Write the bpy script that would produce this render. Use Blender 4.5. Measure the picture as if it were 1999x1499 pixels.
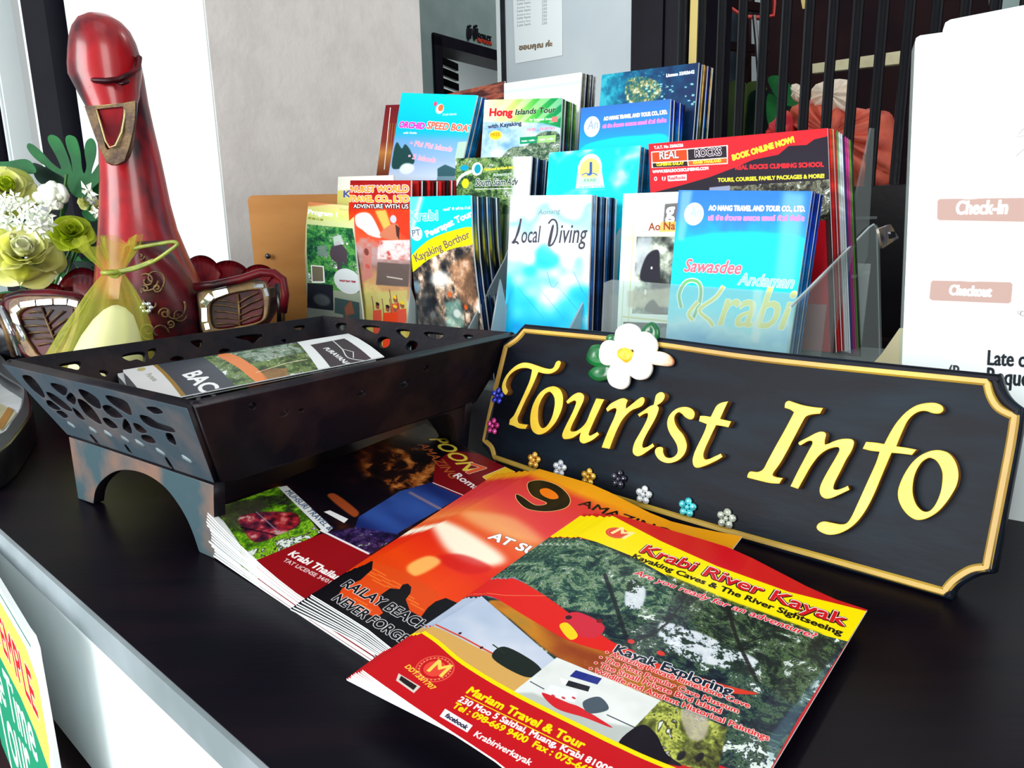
import bpy, bmesh, math, random
import numpy as np
from mathutils import Vector, Matrix, noise as mn
sc = bpy.context.scene
for o in list(bpy.data.objects): bpy.data.objects.remove(o)
COL = sc.collection
rnd = random.Random(7)

# ---------------------------------------------------------------- camera
FPX = 1430.0
PITCH, ROLL = math.radians(12.4), math.radians(1.2)
CAM = np.array([0.0, 0.0, 0.20])
FW = np.array([0, math.cos(PITCH), -math.sin(PITCH)])
_rt = np.array([1.0, 0, 0]); _up = np.cross(_rt, FW)
RT = math.cos(ROLL) * _rt - math.sin(ROLL) * _up
UP = np.cross(RT, FW)
cd = bpy.data.cameras.new('camera'); cam = bpy.data.objects.new('camera', cd); COL.objects.link(cam)
cd.sensor_width = 36; cd.lens = 36 * FPX / 1999; cd.clip_start = .02
m = Matrix((tuple(RT), tuple(UP), tuple(-FW))).transposed().to_4x4(); m.translation = Vector(CAM)
cam.matrix_world = m; sc.camera = cam

# ---------------------------------------------------------------- world, lights, exposure
w = bpy.data.worlds.new('world'); sc.world = w; w.use_nodes = True
w.node_tree.nodes['Background'].inputs[0].default_value = (.93, .985, 1, 1)
w.node_tree.nodes['Background'].inputs[1].default_value = .5
def area(name, loc, target, size, power, col):
    l = bpy.data.lights.new(name, 'AREA'); l.shape = 'RECTANGLE'; l.size, l.size_y = size; l.energy = power; l.color = col
    o = bpy.data.objects.new(name, l); COL.objects.link(o); o.location = loc
    o.rotation_euler = (Vector(target) - Vector(loc)).to_track_quat('-Z', 'Y').to_euler()
    return o
area('window_daylight', (-2.4, -1.3, .95), (.1, .9, .1), (2.4, 1.7), 138, (.97, 1, 1))
area('front_fill', (-.75, -1.7, -.15), (-.35, .5, -.15), (1.2, .7), 15, (.97, 1, 1))  # added fill that brightens counter front, tray side and poster
area('right_fill', (2.3, -1.7, 1.5), (-.3, 1.4, .2), (1.6, 1.6), 55, (1, .99, .97))  # fill added at the right front to lift the beige wall
area('overhead_fill', (.4, .2, 2.2), (.2, .7, 0), (1.2, 1.2), 4, (1, 1, 1))  # soft fill added overhead, no real source up there
sc.view_settings.view_transform = 'Standard'; sc.view_settings.look = 'None'
sc.view_settings.gamma = 1; sc.view_settings.use_curve_mapping = False
sc.view_settings.exposure = 0.0

# ---------------------------------------------------------------- geometry helpers
def ray(x, y): return (x - 999.5) / FPX * RT - (y - 749.5) / FPX * UP + FW
def gz(x, y, z=0.0):                       # a point of the photograph at height z
    d = ray(x, y); return CAM + d * ((z - CAM[2]) / d[2])
def at(x, y, Y):                           # a point of the photograph at distance Y
    d = ray(x, y); return CAM + d * (Y / d[1])
def onp(x, y, p0, n):                      # a point of the photograph on a plane
    d = ray(x, y); return CAM + d * (np.dot(p0 - CAM, n) / np.dot(d, n))
def proj(P):
    d = np.asarray(P) - CAM; z = d @ FW
    return 999.5 + FPX * (d @ RT) / z, 749.5 - FPX * (d @ UP) / z
YAW = math.radians(-36.7)
A = np.array([math.cos(YAW), math.sin(YAW), 0]); B = np.array([-math.sin(YAW), math.cos(YAW), 0]); Z = np.array([0, 0, 1.0])

def tag(o, label=None, cat=None, group=None, kind=None):
    if label: o['label'] = label
    if cat: o['category'] = cat
    if group: o['group'] = group
    if kind: o['kind'] = kind
    return o
def empty(name, loc, label=None, cat=None, group=None):
    o = bpy.data.objects.new(name, None); COL.objects.link(o); o.location = Vector(loc); o.empty_display_size = .02
    tag(o, label, cat, group); o.matrix_world = Matrix.Translation(Vector(loc)); return o
def obj(name, me, mats=None, parent=None, smooth=False):
    if isinstance(me, bmesh.types.BMesh):
        b = me; me = bpy.data.meshes.new(name); bmesh.ops.recalc_face_normals(b, faces=b.faces); b.to_mesh(me); b.free()
    o = bpy.data.objects.new(name, me); COL.objects.link(o)
    if mats:
        for mt in (mats if isinstance(mats, (list, tuple)) else [mats]): me.materials.append(mt)
    if smooth:
        for p in me.polygons: p.use_smooth = True
    if parent:
        o.parent = parent; o.matrix_parent_inverse = Matrix.Translation(-parent.location)
    return o
def frame(o, x, y, z):                     # matrix with columns x,y,z and origin o
    M = Matrix((tuple(x), tuple(y), tuple(z))).transposed().to_4x4(); M.translation = Vector(o); return M
def bxm(bm, M, lo, hi, bev=0):
    vs = [bm.verts.new(M @ Vector((x, y, z))) for x in (lo[0], hi[0]) for y in (lo[1], hi[1]) for z in (lo[2], hi[2])]
    fs = [bm.faces.new([vs[i] for i in f]) for f in ((0,1,3,2),(4,6,7,5),(0,4,5,1),(2,3,7,6),(0,2,6,4),(1,5,7,3))]
    if bev:
        es = list({e for f in fs for e in f.edges}); bmesh.ops.bevel(bm, geom=es, offset=bev, segments=2, affect='EDGES', profile=.6)
def box(name, M, lo, hi, mat, parent=None, bev=0):
    bm = bmesh.new(); bxm(bm, M, lo, hi, bev); return obj(name, bm, mat, parent)
I4 = Matrix.Identity(4)
def tube(bm, pts, rad, seg=8, cap=True):
    pts = [Vector(p) for p in pts]; n = len(pts); rs = rad if isinstance(rad, (list, tuple)) else [rad] * n
    rings = []; prev = None
    for i, p in enumerate(pts):
        t = (pts[min(i + 1, n - 1)] - pts[max(i - 1, 0)]).normalized()
        s = prev if prev is not None else (Vector((0, 0, 1)) if abs(t.z) < .9 else Vector((1, 0, 0)))
        s = (s - t * s.dot(t)).normalized(); prev = s; q = t.cross(s)
        rings.append([bm.verts.new(p + (s * math.cos(a) + q * math.sin(a)) * rs[i]) for a in [2 * math.pi * k / seg for k in range(seg)]])
    for r0, r1 in zip(rings, rings[1:]):
        for k in range(seg): bm.faces.new((r0[k], r0[(k + 1) % seg], r1[(k + 1) % seg], r1[k]))
    if cap: bm.faces.new(rings[0]); bm.faces.new(rings[-1])
def loft(bm, rings, cap=True):
    R = [[bm.verts.new(Vector(p)) for p in r] for r in rings]; n = len(R[0])
    for r0, r1 in zip(R, R[1:]):
        for k in range(n): bm.faces.new((r0[k], r0[(k + 1) % n], r1[(k + 1) % n], r1[k]))
    if cap: bm.faces.new(R[0]); bm.faces.new(R[-1])
def sphere(bm, c, r, M=None, seg=10, rg=6):
    mm = Matrix.Translation(Vector(c)) @ (M or I4) @ Matrix.Diagonal((r, r, r, 1) if not isinstance(r, tuple) else (*r, 1))
    bmesh.ops.create_uvsphere(bm, u_segments=seg, v_segments=rg, radius=1, matrix=mm)
def smooth_pts(pts, sub=5, closed=True):   # Catmull-Rom; a third entry marks a corner
    out = []; n = len(pts)
    for i in range(n if closed else n - 1):
        p1, p2 = pts[i], pts[(i + 1) % n]; p0, p3 = pts[(i - 1) % n], pts[(i + 2) % n]
        if not closed and i == 0: p0 = p1
        if not closed and i == n - 2: p3 = p2
        c1, c2 = len(p1) > 2, len(p2) > 2
        a, b_ = np.array(p1[:2], float), np.array(p2[:2], float)
        t1 = (b_ - a) * .6 if c1 else (b_ - np.array(p0[:2])) / 2
        t2 = (b_ - a) * .6 if c2 else (np.array(p3[:2]) - a) / 2
        L = np.linalg.norm(b_ - a)
        for t in (t1, t2):
            l = np.linalg.norm(t)
            if l > 1.3 * L: t *= 1.3 * L / l
        for k in range(sub):
            t = k / sub
            out.append(tuple((2*t**3-3*t**2+1)*a + (t**3-2*t**2+t)*t1 + (-2*t**3+3*t**2)*b_ + (t**3-t**2)*t2))
    if not closed: out.append(tuple(pts[-1][:2]))
    return out
def plate(name, loops, M, depth, mats, parent=None, bevel=0, sidemat=None, z0=0, smooth=False):
    """2D outline loops (first outer, others holes) made into a solid plate of thickness depth"""
    cu = bpy.data.curves.new(name, 'CURVE'); cu.dimensions = '2D'; cu.fill_mode = 'BOTH'
    cu.extrude = max(depth / 2 - bevel, 1e-5); cu.bevel_depth = bevel; cu.bevel_resolution = 1; cu.offset = -bevel
    for lp in loops:
        sp = cu.splines.new('POLY'); sp.points.add(len(lp) - 1); sp.use_cyclic_u = True
        for q, p in zip(sp.points, lp): q.co = (p[0], p[1], 0, 1)
    o = bpy.data.objects.new(name, cu); COL.objects.link(o)
    dg = bpy.context.evaluated_depsgraph_get(); me = bpy.data.meshes.new_from_object(o.evaluated_get(dg))
    bpy.data.objects.remove(o); bpy.data.curves.remove(cu)
    me.transform(Matrix.Translation((0, 0, z0 + depth / 2)))
    if sidemat is not None:
        me.materials.clear(); me.materials.append(mats); me.materials.append(sidemat)
        for p in me.polygons: p.material_index = 0 if abs(p.normal.z) > .9 else 1
    else: me.materials.clear(); me.materials.append(mats)
    me.transform(M)
    me.name = name
    return obj(name, me, None, parent, smooth)

# ---------------------------------------------------------------- materials
def srgb(c):
    return tuple(((v / 255) / 12.92 if v / 255 <= .04045 else ((v / 255 + .055) / 1.055) ** 2.4) for v in c[:3]) + (1,)
def mat(name, col, rough=.5, metal=0, col2=None, scale=20, bump=0, bscale=None, spec=.5, stretch=(1, 1, 1), detail=4, coat=0, lohi=(.4, .62)):
    mt = bpy.data.materials.new(name); mt.use_nodes = True; nt = mt.node_tree; bs = nt.nodes['Principled BSDF']
    bs.inputs['Base Color'].default_value = srgb(col); bs.inputs['Roughness'].default_value = rough; bs.inputs['Metallic'].default_value = metal
    bs.inputs['Specular IOR Level'].default_value = spec; bs.inputs['Coat Weight'].default_value = coat; bs.inputs['Coat Roughness'].default_value = .12
    tc = nt.nodes.new('ShaderNodeTexCoord'); mp = nt.nodes.new('ShaderNodeMapping'); mp.inputs['Scale'].default_value = stretch
    nt.links.new(tc.outputs['Object'], mp.inputs[0])
    nz = nt.nodes.new('ShaderNodeTexNoise'); nz.inputs['Scale'].default_value = scale; nz.inputs['Detail'].default_value = detail
    nt.links.new(mp.outputs[0], nz.inputs['Vector'])
    rp = nt.nodes.new('ShaderNodeValToRGB'); rp.color_ramp.elements[0].position, rp.color_ramp.elements[1].position = lohi
    c2 = col2 or tuple(max(0, v * .93) for v in col)
    rp.color_ramp.elements[0].color = srgb(col); rp.color_ramp.elements[1].color = srgb(c2)
    nt.links.new(nz.outputs[0], rp.inputs[0]); nt.links.new(rp.outputs[0], bs.inputs['Base Color'])
    if bump:
        n2 = nt.nodes.new('ShaderNodeTexNoise'); n2.inputs['Scale'].default_value = bscale or scale * 3; n2.inputs['Detail'].default_value = 5
        nt.links.new(mp.outputs[0], n2.inputs['Vector'])
        bp = nt.nodes.new('ShaderNodeBump'); bp.inputs['Strength'].default_value = bump; bp.inputs['Distance'].default_value = .002
        nt.links.new(n2.outputs[0], bp.inputs['Height']); nt.links.new(bp.outputs[0], bs.inputs['Normal'])
    return mt
def clear(name, tint, fac, rough=.08, col=(235, 245, 245)):
    mt = bpy.data.materials.new(name); mt.use_nodes = True; nt = mt.node_tree; bs = nt.nodes['Principled BSDF']
    bs.inputs['Base Color'].default_value = srgb(col); bs.inputs['Roughness'].default_value = rough
    tr = nt.nodes.new('ShaderNodeBsdfTransparent'); tr.inputs[0].default_value = srgb(tint)
    mx = nt.nodes.new('ShaderNodeMixShader'); mx.inputs[0].default_value = fac
    nt.links.new(tr.outputs[0], mx.inputs[1]); nt.links.new(bs.outputs[0], mx.inputs[2])
    nt.links.new(mx.outputs[0], nt.nodes['Material Output'].inputs['Surface']); return mt
M = {}
M['counter'] = mat('dark_stained_wood', (11, 8, 18), .36, col2=(19, 11, 20), scale=6, stretch=(1, 6, 1), spec=.07, bump=.04, bscale=60)
M['counter_edge'] = mat('edge_reflection_grey', (164, 174, 180), .4, col2=(128, 140, 144), scale=9, spec=.5)  # pale grey stands in for window light reflected along the edge
M['white_panel'] = mat('white_laminate', (246, 252, 252), .5, col2=(240, 249, 250))
M['dark_wood'] = mat('black_brown_wood', (7, 5, 9), .45, col2=(13, 9, 13), scale=22, stretch=(1, 1, 1), spec=.15, bump=.15, bscale=90)
M['carved'] = mat('antique_carved_wood', (16, 14, 22), .46, col2=(50, 34, 32), scale=26, spec=.18, bump=.2, bscale=120, lohi=(.45, .8))
M['carved_blue'] = mat('blue_grey_carved_wood', (60, 74, 84), .5, col2=(98, 90, 88), scale=24, spec=.3, bump=.2, bscale=90, lohi=(.46, .72))  # paler blue-grey, used on the tray's left side panel only
M['foot_wood'] = mat('blue_brown_foot_wood', (58, 80, 88), .5, col2=(126, 98, 84), scale=22, spec=.3, bump=.15, bscale=90, lohi=(.44, .64))  # blue-grey and brown mix for the tray's left foot
M['board'] = mat('sign_board_black', (8, 10, 20), .45, col2=(16, 30, 42), scale=16, stretch=(1, 1, 4), spec=.12, bump=.06, bscale=110, lohi=(.4, .75))
M['board_edge'] = mat('sign_edge_black', (14, 14, 24), .35, col2=(26, 28, 40), scale=30, spec=.35)
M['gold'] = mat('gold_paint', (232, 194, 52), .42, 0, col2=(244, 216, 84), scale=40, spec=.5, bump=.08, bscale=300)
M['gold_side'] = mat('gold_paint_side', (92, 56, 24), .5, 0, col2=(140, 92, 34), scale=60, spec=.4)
M['gold_line'] = mat('gold_line_paint', (178, 142, 66), .45, 0, col2=(214, 176, 62), scale=12, spec=.5, bump=.1, bscale=200)
M['plumeria'] = mat('cream_white_resin', (250, 250, 244), .35, col2=(244, 244, 232), scale=60)
M['yellow_heart'] = mat('yellow_resin', (244, 176, 20), .4, col2=(250, 210, 60), scale=120)
M['green_resin'] = mat('green_resin', (18, 112, 52), .25, col2=(10, 80, 44), scale=60, coat=.5)
M['bud'] = mat('orange_cream_resin', (246, 232, 206), .35, col2=(214, 120, 40), scale=60, lohi=(.48, .7))
M['white'] = mat('white_paint', (243, 250, 250), .55, col2=(236, 246, 248), scale=3)
M['plaster'] = mat('beige_plaster', (238, 231, 226), .8, col2=(229, 222, 217), scale=14, bump=.55, bscale=55, spec=.2)
M['teal_wall'] = mat('grey_green_paint', (134, 152, 150), .7, col2=(124, 142, 140), scale=8, bump=.1, spec=.2)
M['grey_panel'] = mat('pale_grey_panel', (196, 206, 210), .6, col2=(180, 192, 198), scale=2, spec=.3)
M['black'] = mat('black_metal', (16, 17, 24), .3, col2=(26, 28, 36), scale=30, spec=.6)
M['black_frame'] = mat('dark_window_frame', (13, 11, 22), .5, col2=(18, 15, 28), scale=10, spec=.15)
M['bar'] = mat('black_lacquer_bar', (8, 9, 14), .25, col2=(16, 15, 20), scale=70, spec=.35, stretch=(1, 1, .3), bump=.3, bscale=120)
M['curtain'] = mat('white_curtain', (226, 236, 240), .8, col2=(206, 218, 224), scale=10, spec=.1)
M['tan'] = mat('tan_paint', (216, 194, 122), .7, col2=(206, 184, 112), scale=8, spec=.2)
M['cream'] = mat('pale_wood_strip', (206, 200, 164), .7, col2=(190, 182, 146), scale=20, spec=.2)
M['back_dark'] = mat('dark_brown_back', (24, 12, 18), .8, col2=(34, 18, 20), scale=5, spec=.1)  # darkness of the unlit back room as colour; also the dark plinth
M['oak'] = mat('honey_plywood', (184, 126, 62), .5, col2=(174, 116, 54), scale=8, stretch=(1, 1, 5), spec=.4, bump=.08)
M['floor'] = mat('floor_tile', (96, 92, 90), .4, col2=(80, 78, 78), scale=4)
M['red'] = mat('red_lacquer_wood', (172, 18, 28), .3, col2=(48, 6, 20), scale=22, stretch=(1, 1, .5), spec=.5, coat=.25, lohi=(.42, .66), bump=.08, bscale=60)
M['dark_red'] = mat('dark_red_lacquer', (92, 13, 22), .34, col2=(30, 8, 15), scale=22, coat=.03, spec=.16, bump=.12)
M['petal_red'] = mat('crimson_inner_lacquer', (164, 18, 34), .4, col2=(100, 12, 30), scale=30, coat=.2, bump=.2, bscale=120)
M['brass'] = mat('antique_brass_paint', (110, 84, 46), .45, .3, col2=(66, 44, 28), scale=60, bump=.3, bscale=160)
M['mirror'] = mat('mirror_tile', (235, 242, 245), .06, .9, col2=(215, 222, 228), scale=20)
M['gem_dark'] = mat('dark_mosaic', (24, 60, 50), .15, col2=(90, 30, 60), scale=90, coat=.6)
M['organza'] = clear('green_organza', (252, 252, 232), .24, .5, (200, 206, 76))
M['ribbon'] = mat('olive_ribbon', (150, 158, 60), .35, col2=(110, 124, 48), scale=60)
M['potpourri'] = mat('cream_sachet', (255, 253, 246), .6, col2=(250, 248, 232), scale=30)
M['rose'] = mat('lime_rose', (250, 252, 160), .6, col2=(255, 255, 205), scale=30, spec=.2)
M['rose_white'] = mat('pale_rose_heart', (255, 255, 236), .5, col2=(232, 240, 170), scale=30)
M['rose_lime'] = mat('strong_lime_rose', (206, 226, 40), .5, col2=(224, 238, 80), scale=30)
M['flower_white'] = mat('white_flower', (244, 250, 240), .6, col2=(226, 236, 214), scale=60)
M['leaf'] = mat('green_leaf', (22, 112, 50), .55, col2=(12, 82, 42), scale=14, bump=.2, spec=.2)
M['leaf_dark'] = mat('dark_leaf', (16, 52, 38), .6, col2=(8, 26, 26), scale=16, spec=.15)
M['stem'] = mat('stem_green', (60, 110, 40), .6)
M['acrylic'] = clear('clear_acrylic', (236, 242, 240), .1, .3)
M['frost'] = clear('frosted_acrylic', (196, 212, 214), .5, .35, (200, 214, 216))
M['paper'] = mat('white_paper', (226, 231, 232), .6, col2=(216, 222, 224), scale=40, spec=.3)
M['salmon'] = mat('salmon_fabric', (200, 92, 68), .7, col2=(176, 70, 56), scale=14, bump=.4, bscale=30)
M['crimson'] = mat('crimson_fabric', (170, 30, 52), .7, col2=(214, 60, 30), scale=12)
M['cream_fab'] = mat('cream_fabric', (224, 206, 184), .7, col2=(200, 190, 176), scale=14, bump=.3, bscale=30)
M['olive'] = mat('broad_leaf_olive', (62, 84, 26), .5, col2=(38, 62, 24), scale=8)
M['wire'] = mat('red_wire', (196, 40, 24), .5)
M['slate'] = mat('slate_blue_panel', (58, 74, 90), .6, col2=(50, 66, 80), scale=6)
def gem(name, c): return mat(name, c, .08, .35, col2=tuple(min(255, v + 60) for v in c), scale=300, coat=1)

# ---------------------------------------------------------------- printed covers, drawn by code into image datablocks
def homog(src, dst):
    Am = []; bv = []
    for (x, y), (u, v) in zip(src, dst):
        Am += [[x, y, 1, 0, 0, 0, -u * x, -u * y], [0, 0, 0, x, y, 1, -v * x, -v * y]]; bv += [u, v]
    return np.append(np.linalg.solve(np.array(Am, float), np.array(bv, float)), 1).reshape(3, 3)
def happ(H, p):
    q = H @ np.array([p[0], p[1], 1.0]); return q[:2] / q[2]
def fbm(h, w, sc_, seed, octv=4, aspect=1.0, gain=.6):
    r = np.random.RandomState(seed); out = np.zeros((h, w), np.float32); amp = 1; tot = 0
    for k in range(octv):
        gh = max(2, int(sc_ * 2 ** k) + 2); gw = max(2, int(sc_ * 2 ** k * w / h * aspect) + 2)
        g = r.rand(gh, gw).astype(np.float32)
        ys = np.linspace(0, gh - 1.001, h); xs = np.linspace(0, gw - 1.001, w)
        y0 = ys.astype(int); x0 = xs.astype(int); fy = (ys - y0)[:, None]; fx = (xs - x0)[None]
        fy = fy * fy * (3 - 2 * fy); fx = fx * fx * (3 - 2 * fx)
        out += amp * ((g[y0][:, x0] * (1 - fx) + g[y0][:, x0 + 1] * fx) * (1 - fy) + (g[y0 + 1][:, x0] * (1 - fx) + g[y0 + 1][:, x0 + 1] * fx) * fy)
        tot += amp; amp *= gain
    out /= tot; lo, hi = np.percentile(out, 2), np.percentile(out, 98)
    return np.clip((out - lo) / (hi - lo + 1e-6), 0, 1)
def ramp(n, stops):
    ts = [t for t, _ in stops]
    return np.stack([np.interp(n, ts, [c[i] for _, c in stops]) for i in range(3)], -1).astype(np.float32)
_gl = {}
def glyph(ch):
    if ch in _gl: return _gl[ch]
    def mk(s):
        cu = bpy.data.curves.new('t', 'FONT'); cu.body = s; cu.fill_mode = 'NONE'; cu.resolution_u = 3
        o = bpy.data.objects.new('t', cu); COL.objects.link(o)
        dg = bpy.context.evaluated_depsgraph_get(); me = bpy.data.meshes.new_from_object(o.evaluated_get(dg))
        v = np.array([tuple(x.co)[:2] for x in me.vertices]).reshape(-1, 2)
        e = np.array([tuple(x.vertices) for x in me.edges]).reshape(-1, 2)
        bpy.data.objects.remove(o); bpy.data.curves.remove(cu); bpy.data.meshes.remove(me); return v, e
    v, e = mk(ch); v2, _ = mk('|' + ch + '|'); v3, _ = mk('||')
    adv = (v2[:, 0].max() - v2[:, 0].min()) - (v3[:, 0].max() - v3[:, 0].min())
    seg = np.stack([v[e[:, 0]], v[e[:, 1]]], 1) if len(e) else np.zeros((0, 2, 2))
    _gl[ch] = (seg, adv); return _gl[ch]
def maskseg(segs, x0, y0, w, h):
    """even-odd mask of edge segments sampled on a w*h grid from (x0, y0)"""
    mk = np.zeros((h, w), bool); ys = y0 + np.arange(h) + .5; xs = x0 + np.arange(w) + .5
    for (ax, ay), (bx, by) in segs:
        if ay == by: continue
        if ay > by: ax, ay, bx, by = bx, by, ax, ay
        i0 = max(0, int(math.ceil(ay - y0 - .5))); i1 = min(h, int(math.ceil(by - y0 - .5)))
        if i1 <= i0: continue
        xc = ax + (ys[i0:i1] - ay) * (bx - ax) / (by - ay)
        mk[i0:i1] ^= xs[None] < xc[:, None]
    return mk
def dil(m, r):
    if r <= 0: return m
    m = m.astype(np.float32); o = m.copy()
    for k in range(8):
        a = k * math.pi / 4
        for rr in ((r,) if r < 2.5 else (r, r * .5)):
            o = np.maximum(o, np.roll(np.roll(m, int(round(rr * math.sin(a))), 0), int(round(rr * math.cos(a))), 1))
    return o
class Cv:
    def __init__(s, W, H, quad=None, bg=(255, 255, 255)):
        s.W, s.H = W, H; s.a = np.empty((H, W, 3), np.float32); s.a[:] = bg
        s.quad = quad
        s.h = homog(quad, [(0, 0), (W, 0), (W, H), (0, H)]) if quad else None
    def p(s, q): return happ(s.h, q) if s.h is not None else np.array(q[:2], float)
    def fill(s, mk, x0, y0, col, al=1.0):
        h, w = mk.shape; X0, Y0 = max(0, x0), max(0, y0); X1, Y1 = min(s.W, x0 + w), min(s.H, y0 + h)
        if X1 <= X0 or Y1 <= Y0: return
        mm = (mk[Y0 - y0:Y1 - y0, X0 - x0:X1 - x0, None] * al).astype(np.float32)
        c = np.asarray(col, np.float32)
        if c.ndim == 3:
            c = c[Y0:Y1, X0:X1] if c.shape[:2] == (s.H, s.W) else c[Y0 - y0:Y1 - y0, X0 - x0:X1 - x0]
        s.a[Y0:Y1, X0:X1] = s.a[Y0:Y1, X0:X1] * (1 - mm) + c * mm
    def segs(s, segs, col, al=1.0, grow=0, feather=0):
        segs = np.asarray(segs) * 2; 
        if not len(segs): return
        pad = int(2 * grow + 7 * feather) + 6
        x0 = int(math.floor(segs[..., 0].min())) - pad; y0 = int(math.floor(segs[..., 1].min())) - pad
        x1 = int(math.ceil(segs[..., 0].max())) + pad; y1 = int(math.ceil(segs[..., 1].max())) + pad
        x0 = max(x0, -2 * s.W // 4 * 2); y0 = max(y0, -2 * s.H // 4 * 2); x1 = min(x1, 3 * s.W); y1 = min(y1, 3 * s.H)
        x0 -= x0 % 2; y0 -= y0 % 2; w = x1 - x0; h = y1 - y0; w += w % 2; h += h % 2
        if w <= 0 or h <= 0: return
        mk = dil(maskseg(segs, x0, y0, w, h), 2 * grow).astype(np.float32)
        mk = mk.reshape(h // 2, 2, w // 2, 2).mean((1, 3))
        for _ in range(2 if feather >= 1 else 0):
            for ax in (0, 1):
                rr = max(1, min(int(feather * 1.1), mk.shape[ax] // 2 - 1)); cs = np.cumsum(mk, ax, dtype=np.float64)
                mk = ((np.roll(cs, -rr, ax) - np.roll(cs, rr + 1, ax)) / (2 * rr + 1)).clip(0, 1).astype(np.float32)
                sl_ = [slice(None)] * 2; sl_[ax] = slice(0, rr + 1); mk[tuple(sl_)] = 0; sl_[ax] = slice(-rr, None); mk[tuple(sl_)] = 0
        s.fill(mk, x0 // 2, y0 // 2, col, al)
    def poly(s, pts, col, al=1.0, feather=0, curve=False, grow=0):
        if curve: pts = smooth_pts(pts, 6)
        q = np.array([s.p(p) for p in pts]); s.segs(np.stack([q, np.roll(q, -1, 0)], 1), col, al, grow, feather)
    def line(s, pts, wd, col, al=1.0, feather=0, curve=False):
        if curve: pts = smooth_pts(pts, 6, False)
        q = np.array([s.p(p) for p in pts]); 
        for a, b in zip(q, q[1:]):
            d = b - a; n = np.array([-d[1], d[0]]) / (np.linalg.norm(d) + 1e-6) * wd / 2; e = d / (np.linalg.norm(d) + 1e-6) * wd * .2
            r = np.array([a - e + n, b + e + n, b + e - n, a - e - n]); s.segs(np.stack([r, np.roll(r, -1, 0)], 1), col, al, 0, feather)
    def ell(s, c, rx, ry, col, al=1.0, feather=0, ring=0):    # radii in canvas pixels
        c = s.p(c); q = np.array([(c[0] + rx * math.cos(t), c[1] + ry * math.sin(t)) for t in np.linspace(0, 2 * math.pi, 40, False)])
        sg = np.stack([q, np.roll(q, -1, 0)], 1)
        if ring:
            q = np.array([(c[0] + (rx - ring) * math.cos(t), c[1] + (ry - ring) * math.sin(t)) for t in np.linspace(0, 2 * math.pi, 40, False)])
            sg = np.concatenate([sg, np.stack([q, np.roll(q, -1, 0)], 1)])
        s.segs(sg, col, al, 0, feather)
    def text(s, t, p0, p1, col, bold=0, out=None, ow=2, shear=0.0, ys=1.0, al=1.0, up=None, glow=None):
        segs = []; x = 0
        for ch in t:
            g, adv = glyph(ch)
            if len(g): segs.append(g + np.array([x, 0]))
            x += adv
        if not segs: return
        g = np.concatenate(segs); x0 = g[..., 0].min(); x1 = g[..., 0].max()
        a, b = s.p(p0), s.p(p1); k = (b - a) / (x1 - x0); upv = np.array([k[1], -k[0]]) * ys
        if up is not None: upv = np.array(up, float) * np.linalg.norm(k) * ys
        gx = g[..., 0] - x0 + shear * g[..., 1]; P = a + gx[..., None] * k + g[..., 1][..., None] * upv
        if glow is not None: s.segs(P, glow, .7, ow + 2, 2)
        if out is not None: s.segs(P, out, al, ow + bold)
        s.segs(P, col, al, bold)
    def xy(s):
        yy, xx = np.mgrid[0:s.H, 0:s.W]; return xx / s.W, yy / s.H
    def foliage(s, seed, dark=(16, 40, 34), mid=(40, 92, 52), light=(150, 190, 96), sc_=14, asp=1):
        n = s.warp(fbm(s.H, s.W, sc_, seed, 6, asp, .85), seed); return ramp(n, [(0, dark), (.45, mid), (.72, light), (.86, dark), (1, (224, 236, 226))])
    def warp(s, n, seed, amt=.05):
        a = (fbm(s.H, s.W, 9, seed + 100, 3) - .5) * amt * s.W; b = (fbm(s.H, s.W, 9, seed + 200, 3) - .5) * amt * s.W
        yy, xx = np.mgrid[0:s.H, 0:s.W]; return n[np.clip(yy + b, 0, s.H - 1).astype(int), np.clip(xx + a, 0, s.W - 1).astype(int)]
    def gaps(s, seed, sc_=26, t=.5, dark=(20, 32, 34), mid=(44, 66, 50)):     # leaves against a bright sky
        n = s.warp(fbm(s.H, s.W, sc_ * .7, seed, 6, 1, .85), seed, .03); return ramp(n, [(0, dark), (t - .06, mid), (t + .02, (190, 200, 214)), (t + .08, (222, 228, 238)), (1, (236, 240, 246))])
    def image(s, name):
        im = bpy.data.images.new(name, s.W, s.H, alpha=False)
        px = np.ones((s.H, s.W, 4), np.float32); px[..., :3] = np.clip(s.a[::-1] / 255, 0, 1)
        im.pixels.foreach_set(px.ravel()); im.update(); im.pack(); return im
def printed(name, cv, rough=.42, spec=.1, coat=.0):
    mt = bpy.data.materials.new(name); mt.use_nodes = True; nt = mt.node_tree; bs = nt.nodes['Principled BSDF']
    ti = nt.nodes.new('ShaderNodeTexImage'); ti.image = cv.image(name); ti.extension = 'EXTEND'
    nt.links.new(ti.outputs[0], bs.inputs['Base Color']); bs.inputs['Roughness'].default_value = rough
    bs.inputs['Specular IOR Level'].default_value = spec; bs.inputs['Coat Weight'].default_value = coat; bs.inputs['Coat Roughness'].default_value = .2
    return mt
CYAN = (0, 196, 236)
def sky(cv, top, bot):
    x, y = cv.xy(); return ramp(y, [(0, top), (1, bot)])

def grow_quad(q, l=.03, t=.03, rr=.03, b=.12):
    Hq = homog([(0, 0), (1, 0), (1, 1), (0, 1)], q); return [tuple(happ(Hq, c)) for c in ((-l, -t), (1 + rr, -t), (1 + rr, 1 + b), (-l, 1 + b))]
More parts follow.
